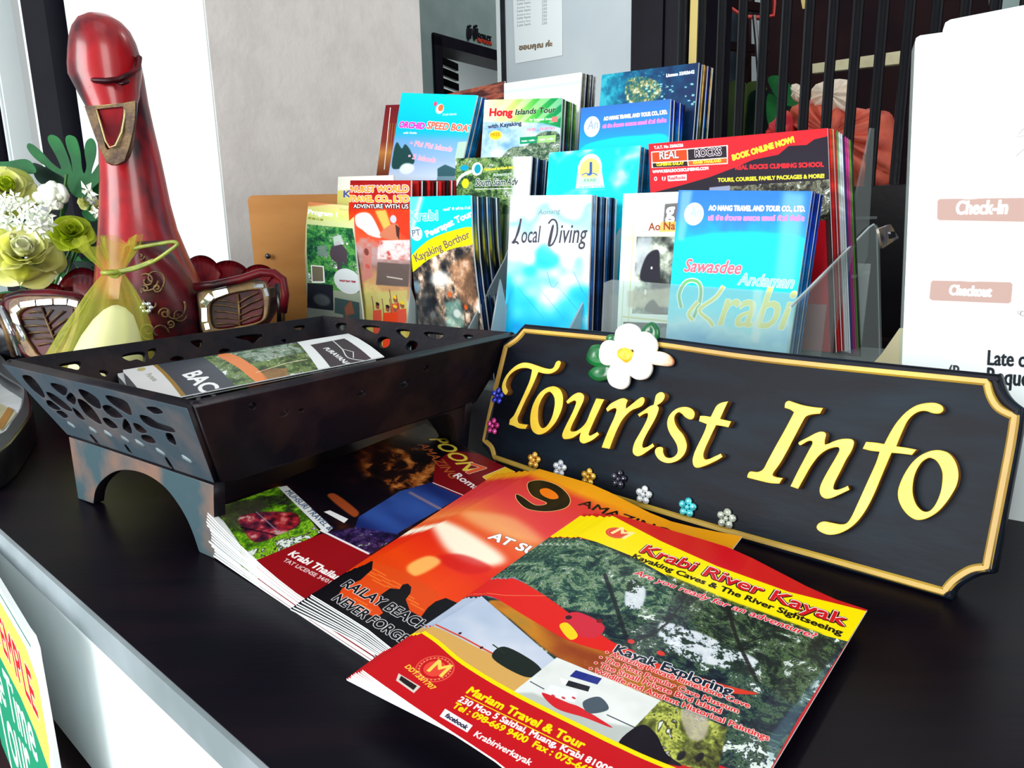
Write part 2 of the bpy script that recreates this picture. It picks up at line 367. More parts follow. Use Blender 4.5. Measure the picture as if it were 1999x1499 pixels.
# --- covers of the brochures lying on the counter
QK = [(1200, 1003), (1693, 1190), (1500, 1512), (707, 1307)]
def _k():
    # the page's bottom right corner lies beyond the frame; its place follows from the sheet's shape
    tl, tr, bl = gz(1200, 1003, .022), gz(1693, 1190, .010), gz(707, 1307, .022)
    br = tr + (bl - tl); return proj(br)
QK[2] = _k()
def cover_kayak():
    c = Cv(1200, 1650, grow_quad(QK), (196, 16, 28)); RED = (196, 14, 26); YEL = (250, 224, 0)
    # yellow swoosh at the top
    c.poly([(1090, 960), (1140, 985), (1200, 1009), (1290, 1056), (1400, 1105), (1540, 1155), (1692, 1193), (1655, 1252), (1560, 1228), (1440, 1184), (1330, 1140), (1230, 1084), (1165, 1058), (1130, 1048), (1040, 1010)], YEL)
    # main river photograph
    photo = [(1090, 1040), (1165, 1058), (1230, 1084), (1330, 1140), (1440, 1184), (1560, 1228), (1655, 1252), (1560, 1400), (1498, 1512), (1420, 1499), (1310, 1460), (1180, 1410), (1030, 1345), (900, 1285), (830, 1235), (827, 1235), (900, 1190)]
    c.poly(photo, c.foliage(3, (8, 18, 34), (24, 44, 52), (80, 112, 76), 22), 1)
    c.poly([(940, 1160), (1100, 1050), (1165, 1060), (1320, 1136), (1300, 1200), (1180, 1200), (1050, 1180)], c.foliage(8, (16, 38, 48), (54, 92, 74), (166, 190, 140), 40), .95, 4)
    c.poly([(1300, 1120), (1420, 1170), (1600, 1235), (1640, 1260), (1560, 1380), (1480, 1330), (1400, 1290), (1360, 1230)], c.foliage(11, (8, 18, 20), (28, 44, 36), (100, 130, 76), 36), .9, 4)
    for q in ([(1230, 1130), (1260, 1150), (1250, 1190), (1220, 1180)], [(1340, 1230), (1400, 1250), (1480, 1290), (1470, 1320), (1400, 1300), (1350, 1290), (1300, 1270)], [(1290, 1215), (1340, 1228), (1330, 1260), (1290, 1250)]):
        c.poly(q, c.gaps(17), .9, 3, True)
    c.line([(1180, 1120), (1205, 1190), (1230, 1270)], 16, (20, 24, 34), .8, 1, True); c.line([(1420, 1180), (1440, 1250), (1478, 1330)], 14, (20, 22, 22), .85, 1, True)
    c.line([(1440, 1260), (1500, 1240)], 7, (20, 24, 24), .8); c.line([(1330, 1180), (1280, 1235), (1190, 1265)], 8, (24, 26, 30), .8, 0, True)
    c.poly([(940, 1160), (1000, 1125), (1020, 1135), (985, 1175)], (122, 160, 200), .8, 2)
    # long red kayaks and the brown water
    c.poly([(955, 1172), (1060, 1190), (1160, 1245), (1245, 1290), (1340, 1330), (1290, 1366), (1200, 1332), (1087, 1283), (1000, 1212)], ramp(fbm(c.H, c.W, 8, 77, 4, .4), [(0, (150, 60, 20)), (.5, (206, 130, 30)), (1, (150, 130, 60))]), .95, 4, True)
    c.poly([(905, 1160), (960, 1130), (1000, 1128), (1060, 1160), (1130, 1210), (1200, 1255), (1240, 1272), (1200, 1275), (1110, 1250), (1030, 1205), (960, 1165)], (222, 30, 24), 1, 1, True)
    c.poly([(1200, 1262), (1300, 1300), (1420, 1338), (1480, 1354), (1420, 1352), (1310, 1326), (1230, 1290)], (214, 52, 30), 1, 1, True)
    c.poly([(1100, 1205), (1130, 1195), (1180, 1222), (1160, 1245), (1120, 1235)], (206, 40, 60), 1, 1, True); c.ell((1110, 1205), 11, 13, (60, 20, 24)); c.ell((1170, 1212), 10, 12, (120, 20, 30))
    c.poly([(1092, 1222), (1108, 1216), (1128, 1240), (1112, 1248)], (240, 206, 20), 1, 0, True)
    c.line([(890, 1150), (985, 1162), (1080, 1163)], 2.5, (236, 180, 120), .8)
    c.ell((1232, 1252), 12, 12, (208, 44, 36)); c.ell((1290, 1275), 14, 12, (214, 50, 44)); c.ell((1390, 1310), 11, 11, (24, 30, 40)); c.poly([(1500, 1500), (1560, 1400), (1640, 1270), (1570, 1350), (1500, 1440)], (110, 150, 170), .35, 4)
    # beach photograph
    c.poly([(927, 1152), (1086, 1290), (1032, 1358), (960, 1330), (890, 1292), (827, 1235)], ramp(fbm(c.H, c.W, 5, 4), [(0, (156, 176, 206)), (1, (206, 212, 226))]))
    c.poly([(827, 1215), (870, 1232), (940, 1268), (1008, 1298), (1066, 1318), (1028, 1360), (960, 1332), (880, 1288), (805, 1232)], (212, 164, 88), 1, 1)
    c.line([(838, 1213), (905, 1245), (975, 1283)], 7, (206, 70, 50)); c.poly([(960, 1280), (985, 1262), (1040, 1290), (1058, 1312), (1030, 1322), (985, 1302)], (26, 34, 30), 1, 0, True); c.line([(985, 1275), (962, 1258)], 5, (30, 50, 30)); c.ell((898, 1236), 5, 7, (60, 20, 20)); c.ell((940, 1264), 5, 7, (60, 20, 20))
    # boat photograph
    c.poly([(1087, 1283), (1290, 1367), (1207, 1453), (1080, 1395), (1000, 1352)], ramp(fbm(c.H, c.W, 7, 9), [(0, (206, 210, 206)), (1, (244, 246, 244))]))
    c.poly([(1040, 1352), (1100, 1378), (1180, 1410), (1240, 1420), (1207, 1453), (1080, 1396), (1000, 1352)], (170, 178, 172), .7, 4)
    c.poly([(1058, 1352), (1110, 1372), (1132, 1380), (1196, 1420), (1140, 1400), (1085, 1382)], (208, 30, 40), 1, 0, True)
    c.poly([(1075, 1336), (1128, 1350), (1122, 1372), (1064, 1352)], (236, 236, 240)); c.poly([(1092, 1322), (1150, 1342), (1148, 1350), (1100, 1336)], (246, 246, 248)); c.poly([(1124, 1308), (1175, 1324), (1166, 1336), (1112, 1320)], (32, 44, 130))
    c.poly([(1110, 1328), (1152, 1340), (1148, 1350), (1104, 1338)], (30, 30, 40)); c.poly([(1138, 1370), (1170, 1360), (1188, 1384), (1150, 1392)], (70, 84, 96), 1, 0, True); c.line([(1035, 1330), (1062, 1345)], 4, (70, 76, 90)); c.line([(1185, 1395), (1250, 1425)], 4, (60, 66, 76))
    for q in ((1080, 1358), (1100, 1362), (1120, 1362)): c.ell(q, 7, 4, (198, 60, 70))
    # cave photograph
    c.poly([(1290, 1367), (1420, 1420), (1400, 1512), (1320, 1490), (1207, 1453)], c.foliage(21, (46, 44, 20), (110, 120, 50), (204, 210, 96), 10), 1, 1)
    c.poly([(1250, 1415), (1280, 1432), (1300, 1470), (1330, 1495), (1260, 1480), (1207, 1453)], (20, 14, 26), 1, 0, True)
    c.poly([(1330, 1385), (1380, 1400), (1375, 1440), (1345, 1440)], (186, 176, 160), .8, 3, True)
    for q in ((1330, 1475), (1366, 1478)): c.ell(q, 9, 20, (22, 18, 22), 1, 1)
    # thin yellow swoosh between photographs and the red foot
    sw = [(797, 1216), (850, 1250), (905, 1295), (1000, 1352), (1120, 1412), (1240, 1470), (1340, 1512)]
    c.line(sw, 17, YEL, 1, 0, True)
    c.poly(sw + [(1300, 1600), (600, 1420), (650, 1250)], RED)
    c.line(sw, 15, YEL, 1, 0, True)
    # round emblem, twice
    for (q, r, bg) in (((849, 1305), 62, RED), ((1204, 1040), 50, (214, 40, 40))):
        c.ell(q, r, r, (226, 86, 66)); c.ell(q, r - 5, r - 5, bg); c.ell(q, r - 12, r - 12, (226, 86, 66), 1, 0, 4); c.ell(q, r * .58, r * .58, (230, 70, 54))
    c.text('M', (834, 1309), (862, 1321), (250, 210, 90), 2); c.text('M', (1192, 1040), (1218, 1052), (250, 230, 160), 2)
    for k in range(26):
        t = k * math.pi * 2 / 26
        for q, r in (((849, 1305), 51), ((1204, 1040), 40)):
            e = c.p(q); cc = (e[0] + r * math.cos(t), e[1] + r * math.sin(t)); h = c.h; c.h = None; c.ell(cc, 2.4, 2.4, (250, 180, 120)); c.h = h
    W = (250, 244, 240)
    c.text('DDT.33/1707', (790, 1302), (843, 1347), (250, 206, 60), 1)
    c.poly([(778, 1314), (821, 1340), (808, 1353), (773, 1328)], (216, 206, 196)); c.poly([(783, 1319), (814, 1339), (807, 1347), (779, 1327)], (34, 26, 26))
    c.text('Mariam Travel & Tour', (910, 1352), (1136, 1462), YEL, 2.2); c.line([(908, 1358), (1132, 1468)], 3.5, YEL)
    c.text('230 Moo 5 Saithai, Muang, Krabi 81000', (893, 1368), (1192, 1510), W, 1.1)
    c.text('Tel : 098-669 9400  Fax : 075-662', (882, 1380), (1152, 1512), YEL, 1.6)
    c.poly([(869, 1383), (923, 1416), (912, 1430), (858, 1398)], (238, 236, 240)); c.text('facebook', (868, 1398), (909, 1424), (40, 30, 60), .8)
    c.text('Krabiriverkayak', (924, 1436), (1034, 1494), W, .8)
    # title block
    c.text('Krabi River Kayak', (1250, 1078), (1648, 1222), (206, 10, 30), 3.5, (20, 10, 10), 5.5, glow=(255, 255, 240))
    c.text('Krabi River Kayak', (1250, 1077), (1648, 1221), (250, 240, 236), 3.6); c.text('Krabi River Kayak', (1250, 1078), (1648, 1222), (206, 10, 30), 1.6)
    c.text('Kayaking Caves & The River Sightseeing', (1233, 1088), (1642, 1240), (16, 14, 10), 1.8)
    c.text('Are you ready for an adventure?', (1236, 1120), (1588, 1246), (222, 30, 50), .8, (244, 236, 236), 2.4, shear=.2)
    c.text('Kayak Exploring', (1198, 1272), (1426, 1358), (16, 26, 44), 2, (232, 236, 240), 3)
    for t, a, b in (('• Amazing Private Limestone Cove', (1180, 1276), (1462, 1382)), ('• The Most Popular Cave Museum', (1168, 1286), (1440, 1392)), ('• The Small Private Bird Island', (1158, 1297), (1406, 1393)), ('• Wildlife and Ancient Historical Paintings', (1148, 1308), (1500, 1446))):
        c.text(t, a, b, (214, 40, 40), .9, (244, 226, 222), 2.2)
    return c
QN = [(1052, 915), (1448, 1062), (1330, 1330), (607, 1160)]
def _n():
    tl, tr, bl = gz(1052, 915, .02), gz(1448, 1062, .0085), gz(607, 1160, .02); return proj(tr + (bl - tl))
QN[2] = _n()
def cover_nine():
    c = Cv(930, 1250, grow_quad(QN), (226, 60, 30)); x, y = c.xy(); n = fbm(c.H, c.W, 4, 5, 3, .5)
    c.a[:] = ramp(np.clip(y + (n - .5) * .08 - (x - .3) * .1, 0, 1), [(0, (236, 160, 20)), (.07, (240, 158, 24)), (.13, (214, 50, 50)), (.3, (222, 60, 66)), (.42, (236, 120, 60)), (.56, (226, 40, 20)), (.68, (234, 66, 10)), (.86, (214, 58, 16)), (1, (12, 10, 16))])
    c.poly([(840, 1010), (900, 1030), (975, 1078), (985, 1098), (940, 1105), (880, 1080), (850, 1040)], (255, 250, 226), .95, 12, True)
    c.poly([(900, 1000), (1000, 1010), (1060, 1060), (960, 1040)], (250, 190, 130), .6, 14, True)
    c.poly([(850, 1090), (900, 1082), (960, 1108), (910, 1120)], (206, 20, 20), .7, 5, True)
    c.poly([(795, 1105), (835, 1085), (860, 1098), (810, 1125)], (255, 206, 110), .8, 5, True)
    BK = (14, 12, 18)
    c.poly([(690, 1120), (730, 1095), (800, 1120), (860, 1160), (800, 1230), (700, 1200), (660, 1160)], (222, 72, 18), .95, 4)
    for i in range(16):
        x0, y0 = 690 + (i * 37) % 120, 1108 + (i * 23) % 80; c.line([(x0, y0), (x0 + 26, y0 + 14)], 3, (255, 160, 60), .7, 1)
    c.poly([(540, 1200), (607, 1158), (640, 1135), (690, 1105), (712, 1090), (728, 1096), (726, 1112), (704, 1132), (668, 1148), (660, 1162), (700, 1190), (735, 1206), (748, 1196), (738, 1182), (742, 1162), (762, 1148), (780, 1150), (786, 1141), (796, 1139), (803, 1146), (801, 1158), (792, 1170), (800, 1192), (822, 1204), (835, 1186), (850, 1174), (870, 1167), (905, 1182), (900, 1270), (740, 1430), (540, 1260)], BK)
    c.line([(672, 1168), (690, 1180), (712, 1196)], 7, (226, 90, 26), .9, 1); c.line([(690, 1150), (720, 1165)], 5, (240, 120, 40), .8, 1)
    for t, a, b in (('RAILAY BEACH', (666, 1143), (826, 1232)), ('NEVER FORGET', (648, 1170), (800, 1266))):
        c.text(t, a, b, (18, 16, 22), 1.2, (240, 238, 240), 2)
    c.poly([(1035, 940), (1060, 938), (1092, 950), (1112, 972), (1105, 990), (1070, 998), (1030, 993), (1010, 976), (1008, 965), (1020, 970), (1045, 986), (1068, 982), (1040, 968), (1030, 950)], (244, 196, 120), 1, 0, True, 3)
    c.poly([(1035, 940), (1060, 938), (1092, 950), (1112, 972), (1105, 990), (1070, 998), (1030, 993), (1010, 976), (1008, 965), (1020, 970), (1045, 986), (1068, 982), (1040, 968), (1030, 950)], (16, 12, 12), 1, 0, True)
    c.poly([(1054, 956), (1068, 953), (1085, 962), (1090, 972), (1075, 974), (1058, 966)], (240, 120, 20), 1, 0, True)
    c.text('AMAZING', (1128, 985), (1300, 1046), (18, 14, 12), 1.5, ys=.9)
    c.text('AT SUNSET', (952, 1050), (1130, 1120), (250, 248, 246), 2.5, (60, 20, 20), 1.5, ys=.9)
    return c
QM = [(830, 827), (1094, 962), (730, 1255), (402, 998)]
def cover_islands():
    c = Cv(800, 1150, grow_quad(QM, .06), (14, 10, 16)); n = fbm(c.H, c.W, 6, 31, 4)
    c.a[:] = ramp(n, [(0, (10, 8, 16)), (.6, (22, 12, 20)), (.85, (64, 28, 18)), (1, (120, 60, 26))])
    c.poly([(735, 885), (800, 872), (850, 905), (848, 945), (790, 960), (740, 955), (715, 920)], ramp(c.warp(fbm(c.H, c.W, 16, 7, 5), 3), [(0, (14, 10, 16)), (.5, (34, 18, 18)), (.68, (140, 70, 26)), (1, (214, 140, 70))]), 1, 16, True)
    c.poly([(640, 970), (655, 965), (700, 1000), (690, 1010)], (170, 74, 34), .9, 2, True)
    c.poly([(700, 1010), (780, 960), (850, 940), (905, 968), (780, 1040), (760, 1060), (690, 1040)], ramp(fbm(c.H, c.W, 8, 12, 3, .3), [(0, (22, 32, 90)), (1, (50, 84, 160))]))
    c.line([(800, 962), (870, 1000)], 12, (190, 140, 130), .7, 4)
    c.poly([(636, 1040), (700, 1030), (780, 1045), (720, 1085), (660, 1060)], c.foliage(40, (18, 10, 30), (40, 26, 70), (90, 60, 120), 20), .9, 3)
    c.poly([(850, 905), (880, 880), (1010, 895), (1100, 975), (905, 972), (845, 945)], (122, 14, 22)); c.line([(845, 943), (905, 968)], 5, (236, 226, 226))
    c.poly([(632, 1000), (644, 997), (680, 1014), (672, 1022)], (232, 232, 232))
    # lower left photograph with white margin and lettered strip
    c.poly([(380, 990), (410, 994), (500, 1075), (560, 1120), (540, 1140), (380, 1030)], (226, 228, 228)); c.poly([(395, 1000), (484, 973), (484, 977), (415, 1000)], (220, 224, 224))
    c.poly([(420, 994), (545, 950), (568, 972), (626, 1040), (590, 1062), (505, 1096), (470, 1066)], c.foliage(51, (40, 40, 34), (72, 128, 20), (150, 206, 40), 10))
    c.poly([(425, 995), (500, 975), (520, 990), (470, 1030), (455, 1030)], (60, 56, 50), .8, 6, True)
    c.poly([(468, 1010), (520, 1000), (570, 1004), (585, 1025), (545, 1045), (500, 1060), (475, 1035)], ramp(fbm(c.H, c.W, 30, 13), [(0, (24, 16, 30)), (.5, (90, 30, 50)), (.8, (170, 44, 60)), (1, (196, 170, 160))]), 1, 2, True)
    c.poly([(535, 1005), (575, 1002), (585, 1020), (560, 1035), (535, 1022)], ramp(fbm(c.H, c.W, 44, 5), [(0, (60, 16, 24)), (.6, (176, 34, 44)), (1, (220, 120, 110))]), .9, 2, True); c.line([(500, 1000), (545, 1040)], 4, (150, 130, 150), .8); c.line([(470, 1030), (540, 1046)], 5, (20, 14, 24), .9, 1)
    c.poly([(543, 952), (560, 949), (600, 985), (650, 1032), (640, 1040), (628, 1036)], (226, 228, 228)); c.text('MUHSURI TRAVEL &', (556, 961), (642, 1037), (70, 90, 120), .6)
    c.poly([(500, 1095), (630, 1042), (720, 1082), (760, 1110), (740, 1270), (600, 1200)], (146, 16, 24)); c.line([(626, 1036), (720, 1082)], 8, (234, 226, 228))
    c.text('Krabi Thailand', (562, 1084), (668, 1140), (246, 242, 240), 1.6, shear=.15); c.text('TAT LICENSE 34/01782', (552, 1096), (660, 1150), (226, 200, 200), .5)
    c.text('POON', (838, 858), (905, 920), (240, 214, 70), 2.2, shear=.25, ys=1.1); c.text('7', (906, 922), (936, 932), (230, 90, 40), 2.4, (246, 230, 220), 2.5, ys=.8); c.text('I', (945, 932), (957, 940), (244, 190, 40), 5, (246, 230, 220), 2.5)
    c.text('AMAZING', (815, 868), (880, 935), (176, 86, 40), 1, shear=.2); c.text('Romantic', (884, 930), (960, 978), (244, 238, 238), 1.5)
    return c

# --- covers of the leaflets in the rack (quads: the cover's corners, clockwise from top left)
WH = (250, 252, 252)
def cov_program(q):
    c = Cv(260, 560, q, (196, 206, 140)); x, y = c.xy()
    c.a[:] = ramp(y, [(0, (232, 214, 150)), (.12, (214, 226, 120)), (.2, (204, 214, 150)), (1, (130, 140, 130))])
    c.poly([(600, 394), (640, 392), (660, 397), (602, 403)], (222, 130, 80), .9, 3)
    c.poly([(603, 438), (690, 446), (706, 520), (700, 570), (650, 566), (603, 550)], c.foliage(5, (18, 56, 46), (40, 120, 60), (110, 180, 80), 9))
    c.poly([(648, 488), (662, 470), (672, 480), (680, 492), (678, 520), (670, 512), (666, 548), (660, 548), (660, 515), (650, 505)], (70, 60, 70), 1, 1, True)
    c.poly([(653, 462), (668, 458), (674, 476), (655, 480)], (200, 210, 210), .8, 1); c.poly([(622, 480), (640, 478), (644, 502), (624, 500)], (120, 130, 140), .7, 2)
    c.poly([(609, 517), (634, 519), (635, 552), (609, 552)], WH); c.poly([(611, 519), (632, 521), (632, 549), (611, 549)], (116, 110, 90))
    c.ell((679, 548), 66, 58, (206, 214, 216)); c.text('HALF DAY TRIP', (664, 549), (695, 552), (150, 40, 60), .8)
    c.poly([(600, 552), (650, 556), (648, 606), (596, 600)], (30, 34, 44), 1, 0); c.poly([(652, 580), (700, 590), (700, 622), (650, 610)], (56, 76, 76)); c.ell((626, 585), 40, 26, (90, 100, 100), .8, 4); c.poly([(670, 600), (684, 585), (690, 612), (672, 616)], (140, 80, 60), .9, 2)
    c.text('Program 1', (603, 417), (659, 423), WH, 2); c.text('07.30-11.30', (604, 427), (632, 431), (120, 140, 10), .8); c.text('Elephant', (664, 410), (690, 412), (170, 180, 110), 0)
    return c
def cov_phuket(q):
    c = Cv(340, 760, q, (200, 60, 20)); x, y = c.xy(); n = fbm(c.H, c.W, 8, 3)
    c.a[:] = ramp(np.clip(y + (n - .5) * .12, 0, 1), [(0, (150, 14, 20)), (.12, (190, 30, 14)), (.22, (216, 60, 16)), (.4, (214, 80, 50)), (.5, (180, 150, 150)), (.62, (150, 110, 100)), (.76, (196, 150, 100)), (.84, (210, 196, 120)), (1, (176, 150, 60))])
    c.poly([(700, 420), (725, 418), (745, 455), (745, 465), (725, 460), (712, 450), (700, 440)], (214, 206, 206), 1, 2, True)
    c.poly([(735, 412), (755, 410), (768, 450), (752, 450)], (244, 190, 90), .9, 4); c.poly([(770, 410), (800, 415), (800, 470), (776, 450)], (216, 50, 20), .8, 5)
    c.poly([(762, 440), (777, 438), (781, 465), (765, 468), (745, 462), (748, 452)], (196, 116, 84), 1, 1, True); c.ell((769, 428), 16, 20, (190, 190, 214)); c.poly([(773, 438), (781, 445), (780, 468), (775, 460)], (60, 26, 24), .9, 1)
    c.poly([(740, 470), (800, 468), (801, 508), (738, 506)], ramp(fbm(c.H, c.W, 20, 6), [(0, (196, 80, 70)), (.4, (214, 190, 190)), (1, (240, 240, 236))]), 1, 2)
    c.poly([(738, 512), (800, 516), (797, 560), (732, 556)], (96, 82, 78), 1, 2); c.line([(755, 540), (785, 545)], 7, (190, 180, 170), 1, 1)
    c.poly([(712, 480), (728, 482), (726, 540), (706, 550)], (188, 120, 110), 1, 2); c.ell((718, 492), 14, 20, (120, 60, 50)); c.ell((718, 520), 16, 14, (190, 90, 80)); 
    c.poly([(697, 572), (795, 566), (792, 640), (690, 610)], (190, 186, 110), .7, 3)
    for i, p in enumerate(((733, 598), (754, 603), (770, 585), (769, 603), (784, 596))):
        c.poly([(p[0] - 9, p[1] + 8), (p[0] + 8, p[1] + 6), (p[0] + 10, p[1] + 34), (p[0] - 10, p[1] + 34)], (220, 66, 30) if i % 2 else (206, 80, 60), 1, 1); c.ell(p, 13, 17, (140, 84, 60)); c.ell((p[0], p[1] - 5), 13, 10, (230, 190, 40) if i > 1 else (50, 30, 24))
        c.line([(p[0] - 8, p[1] + 8), (p[0] - 11, p[1] - 20)], 6, (120, 70, 60), .8)
    c.text('PHUKET WORLD', (681, 375), (797, 375), (190, 60, 20), 2.4, WH, 3); c.text('PHUKET WORLD', (681, 375), (797, 375), (240, 176, 60), .3)
    c.text('TRAVEL CO., LTD', (684, 394), (798, 394), (200, 90, 20), 2.4, (250, 240, 220), 3); c.text('TRAVEL CO., LTD', (684, 394), (798, 394), (244, 190, 60), .3)
    c.text('ADVENTURE WITH US', (695, 407), (797, 407), WH, .6, (30, 10, 14), 3.5)
    return c
def cov_krabi_strip(q):
    c = Cv(200, 300, q, (240, 240, 226)); c.poly([(655, 372), (770, 365), (770, 460), (655, 460)], (214, 206, 90), .8, 3); c.text('KRABI', (671, 385), (730, 383), (90, 90, 150), 1.5, WH, 1); return c
def cov_peerapat(q):
    c = Cv(420, 800, q, CYAN)
    c.poly([(796, 384), (830, 383), (815, 440), (796, 470)], (190, 240, 250), .5, 8); c.line([(822, 384), (808, 450)], 22, (236, 250, 252), .7, 6)
    c.poly([(796, 540), (830, 500), (880, 470), (930, 455), (950, 455), (950, 660), (796, 660)], ramp(fbm(c.H, c.W, 10, 17, 5, 1.5), [(0, (22, 24, 30)), (.35, (60, 58, 56)), (.6, (130, 110, 96)), (.8, (206, 170, 140)), (1, (240, 236, 226))]))
    c.poly([(800, 510), (840, 470), (890, 450), (926, 445), (932, 474), (885, 487), (840, 508), (802, 535)], (244, 228, 0), 1, 0, True)
    c.ell((862, 545), 60, 50, (236, 240, 236), .85, 14); c.poly([(880, 520), (925, 490), (935, 590), (905, 600)], (170, 110, 70), .5, 12); c.ell((815, 560), 30, 36, (120, 150, 170), .8, 8)
    c.poly([(812, 600), (830, 560), (850, 600), (880, 640), (815, 640)], (28, 36, 44), .7, 8); c.poly([(870, 590), (900, 585), (905, 640), (870, 640)], (130, 190, 176), .6, 8); c.ell((880, 575), 14, 18, (206, 100, 50), 1, 2); c.ell((892, 612), 24, 26, (230, 230, 226), .8, 4); c.ell((910, 600), 12, 16, (220, 90, 30), .9, 3)
    c.text('Krabi', (803, 432), (857, 430), (110, 206, 214), 3, (230, 244, 244), 3); c.text('กระบี่ พีรภัทร ทัวร์', (867, 412), (920, 408), WH, .8)
    c.ell((817, 457), 40, 44, (236, 240, 240)); c.ell((817, 457), 30, 32, (60, 170, 190), .6, 0, 3); c.text('PT', (809, 462), (825, 460), (90, 110, 130), 1)
    c.text('Peerapat Tour', (838, 464), (925, 422), WH, 3, (0, 150, 190), 1); c.text('Kayaking Borthor', (817, 512), (922, 464), (120, 100, 70), 1.6, (240, 236, 190), .6, ys=1.2)
    return c
def cov_local(q):
    c = Cv(460, 820, q, CYAN); x, y = c.xy(); n = fbm(c.H, c.W, 3, 71, 3)
    t = np.clip(y + (n - .5) * .5 + (.3 - x) * .25, 0, 1)
    c.a[:] = ramp(t, [(0, (226, 250, 254)), (.12, (150, 236, 250)), (.3, (236, 252, 254)), (.48, (220, 246, 252)), (.62, (60, 206, 244)), (.8, (10, 180, 236)), (1, (30, 120, 220))])
    for i in range(14):
        a = 1010 + i * 10; b = 560 + (i % 4) * 12; c.line([(a, b), (a + 22, b + 26)], 2, (30, 130, 190), .5, 0)
    c.line([(1068, 530), (1078, 560), (1090, 550)], 3, (20, 110, 170), .6, 0, True); c.line([(1120, 530), (1138, 570)], 3, (20, 110, 170), .6)
    c.text('Aonang', (1050, 419), (1093, 416), (130, 150, 160), 1, shear=.2)
    G = (66, 62, 76)
    def scr(pts, w): c.line(pts, w, G, 1, 0, True)
    scr([(1000, 474), (1006, 466), (1013, 450), (1017, 428), (1016, 434), (1010, 455), (1005, 470), (1002, 474), (1008, 472), (1012, 476)], 11)
    c.text('ocal', (1017, 474), (1052, 473), G, 1, shear=.25, ys=2.1)
    scr([(1072, 480), (1076, 462), (1080, 440), (1076, 452), (1071, 478), (1079, 476), (1087, 458), (1088, 440), (1084, 430), (1077, 429), (1071, 436)], 10)
    c.text('iving', (1091, 474), (1143, 474), G, 1, shear=.25, ys=1.9)
    return c
def cov_hang(q):
    c = Cv(360, 820, q, (240, 246, 240)); c.poly([(1219, 460), (1330, 458), (1320, 475), (1218, 470)], (214, 226, 180), .8, 1); c.line([(1237, 440), (1226, 640)], 6, (206, 214, 150)); c.line([(1215, 618), (1310, 628)], 10, (214, 216, 160)); c.line([(1225, 400), (1212, 660)], 6, (196, 214, 190), .9)
    c.poly([(1243, 462), (1322, 462), (1316, 615), (1234, 612)], ramp(fbm(c.H, c.W, 9, 4, 5), [(0, (26, 28, 28)), (.5, (110, 120, 110)), (.8, (190, 200, 180)), (1, (236, 240, 230))]))
    c.poly([(1243, 462), (1275, 462), (1262, 520), (1240, 540)], (190, 200, 206), .8, 8); c.poly([(1262, 500), (1285, 488), (1288, 520), (1285, 548), (1250, 545)], (24, 24, 40), 1, 3, True); c.ell((1272, 523), 6, 8, (240, 240, 240))
    c.poly([(1225, 568), (1312, 562), (1310, 600), (1225, 600)], (200, 186, 160), .8, 6); c.poly([(1258, 605), (1275, 585), (1290, 612)], (60, 60, 50), 1, 3, True); c.ell((1260, 570), 7, 16, (236, 236, 240))
    c.text('Hang', (1243, 432), (1318, 426), WH, 4, (190, 196, 200), 1.5); c.poly([(1298, 398), (1324, 396), (1322, 442), (1294, 442)], (60, 56, 60), .75, 3); c.text('g', (1300, 425), (1316, 424), WH, 5, (40, 40, 44), 1); c.poly([(1290, 433), (1324, 432), (1322, 452), (1286, 453)], (232, 180, 80), .9, 2); c.text('Ao Nang', (1266, 450), (1336, 447), (150, 60, 30), 1.2)
    c.poly([(1217, 628), (1310, 632), (1308, 680), (1214, 660)], (44, 52, 50), 1, 0); c.ell((1300, 650), 50, 34, (100, 120, 120), 1, 3)
    return c
def _aonang(c, L, y0, k):      # lettering shared by the two blue covers, L left x, y0 height, k scale
    pass
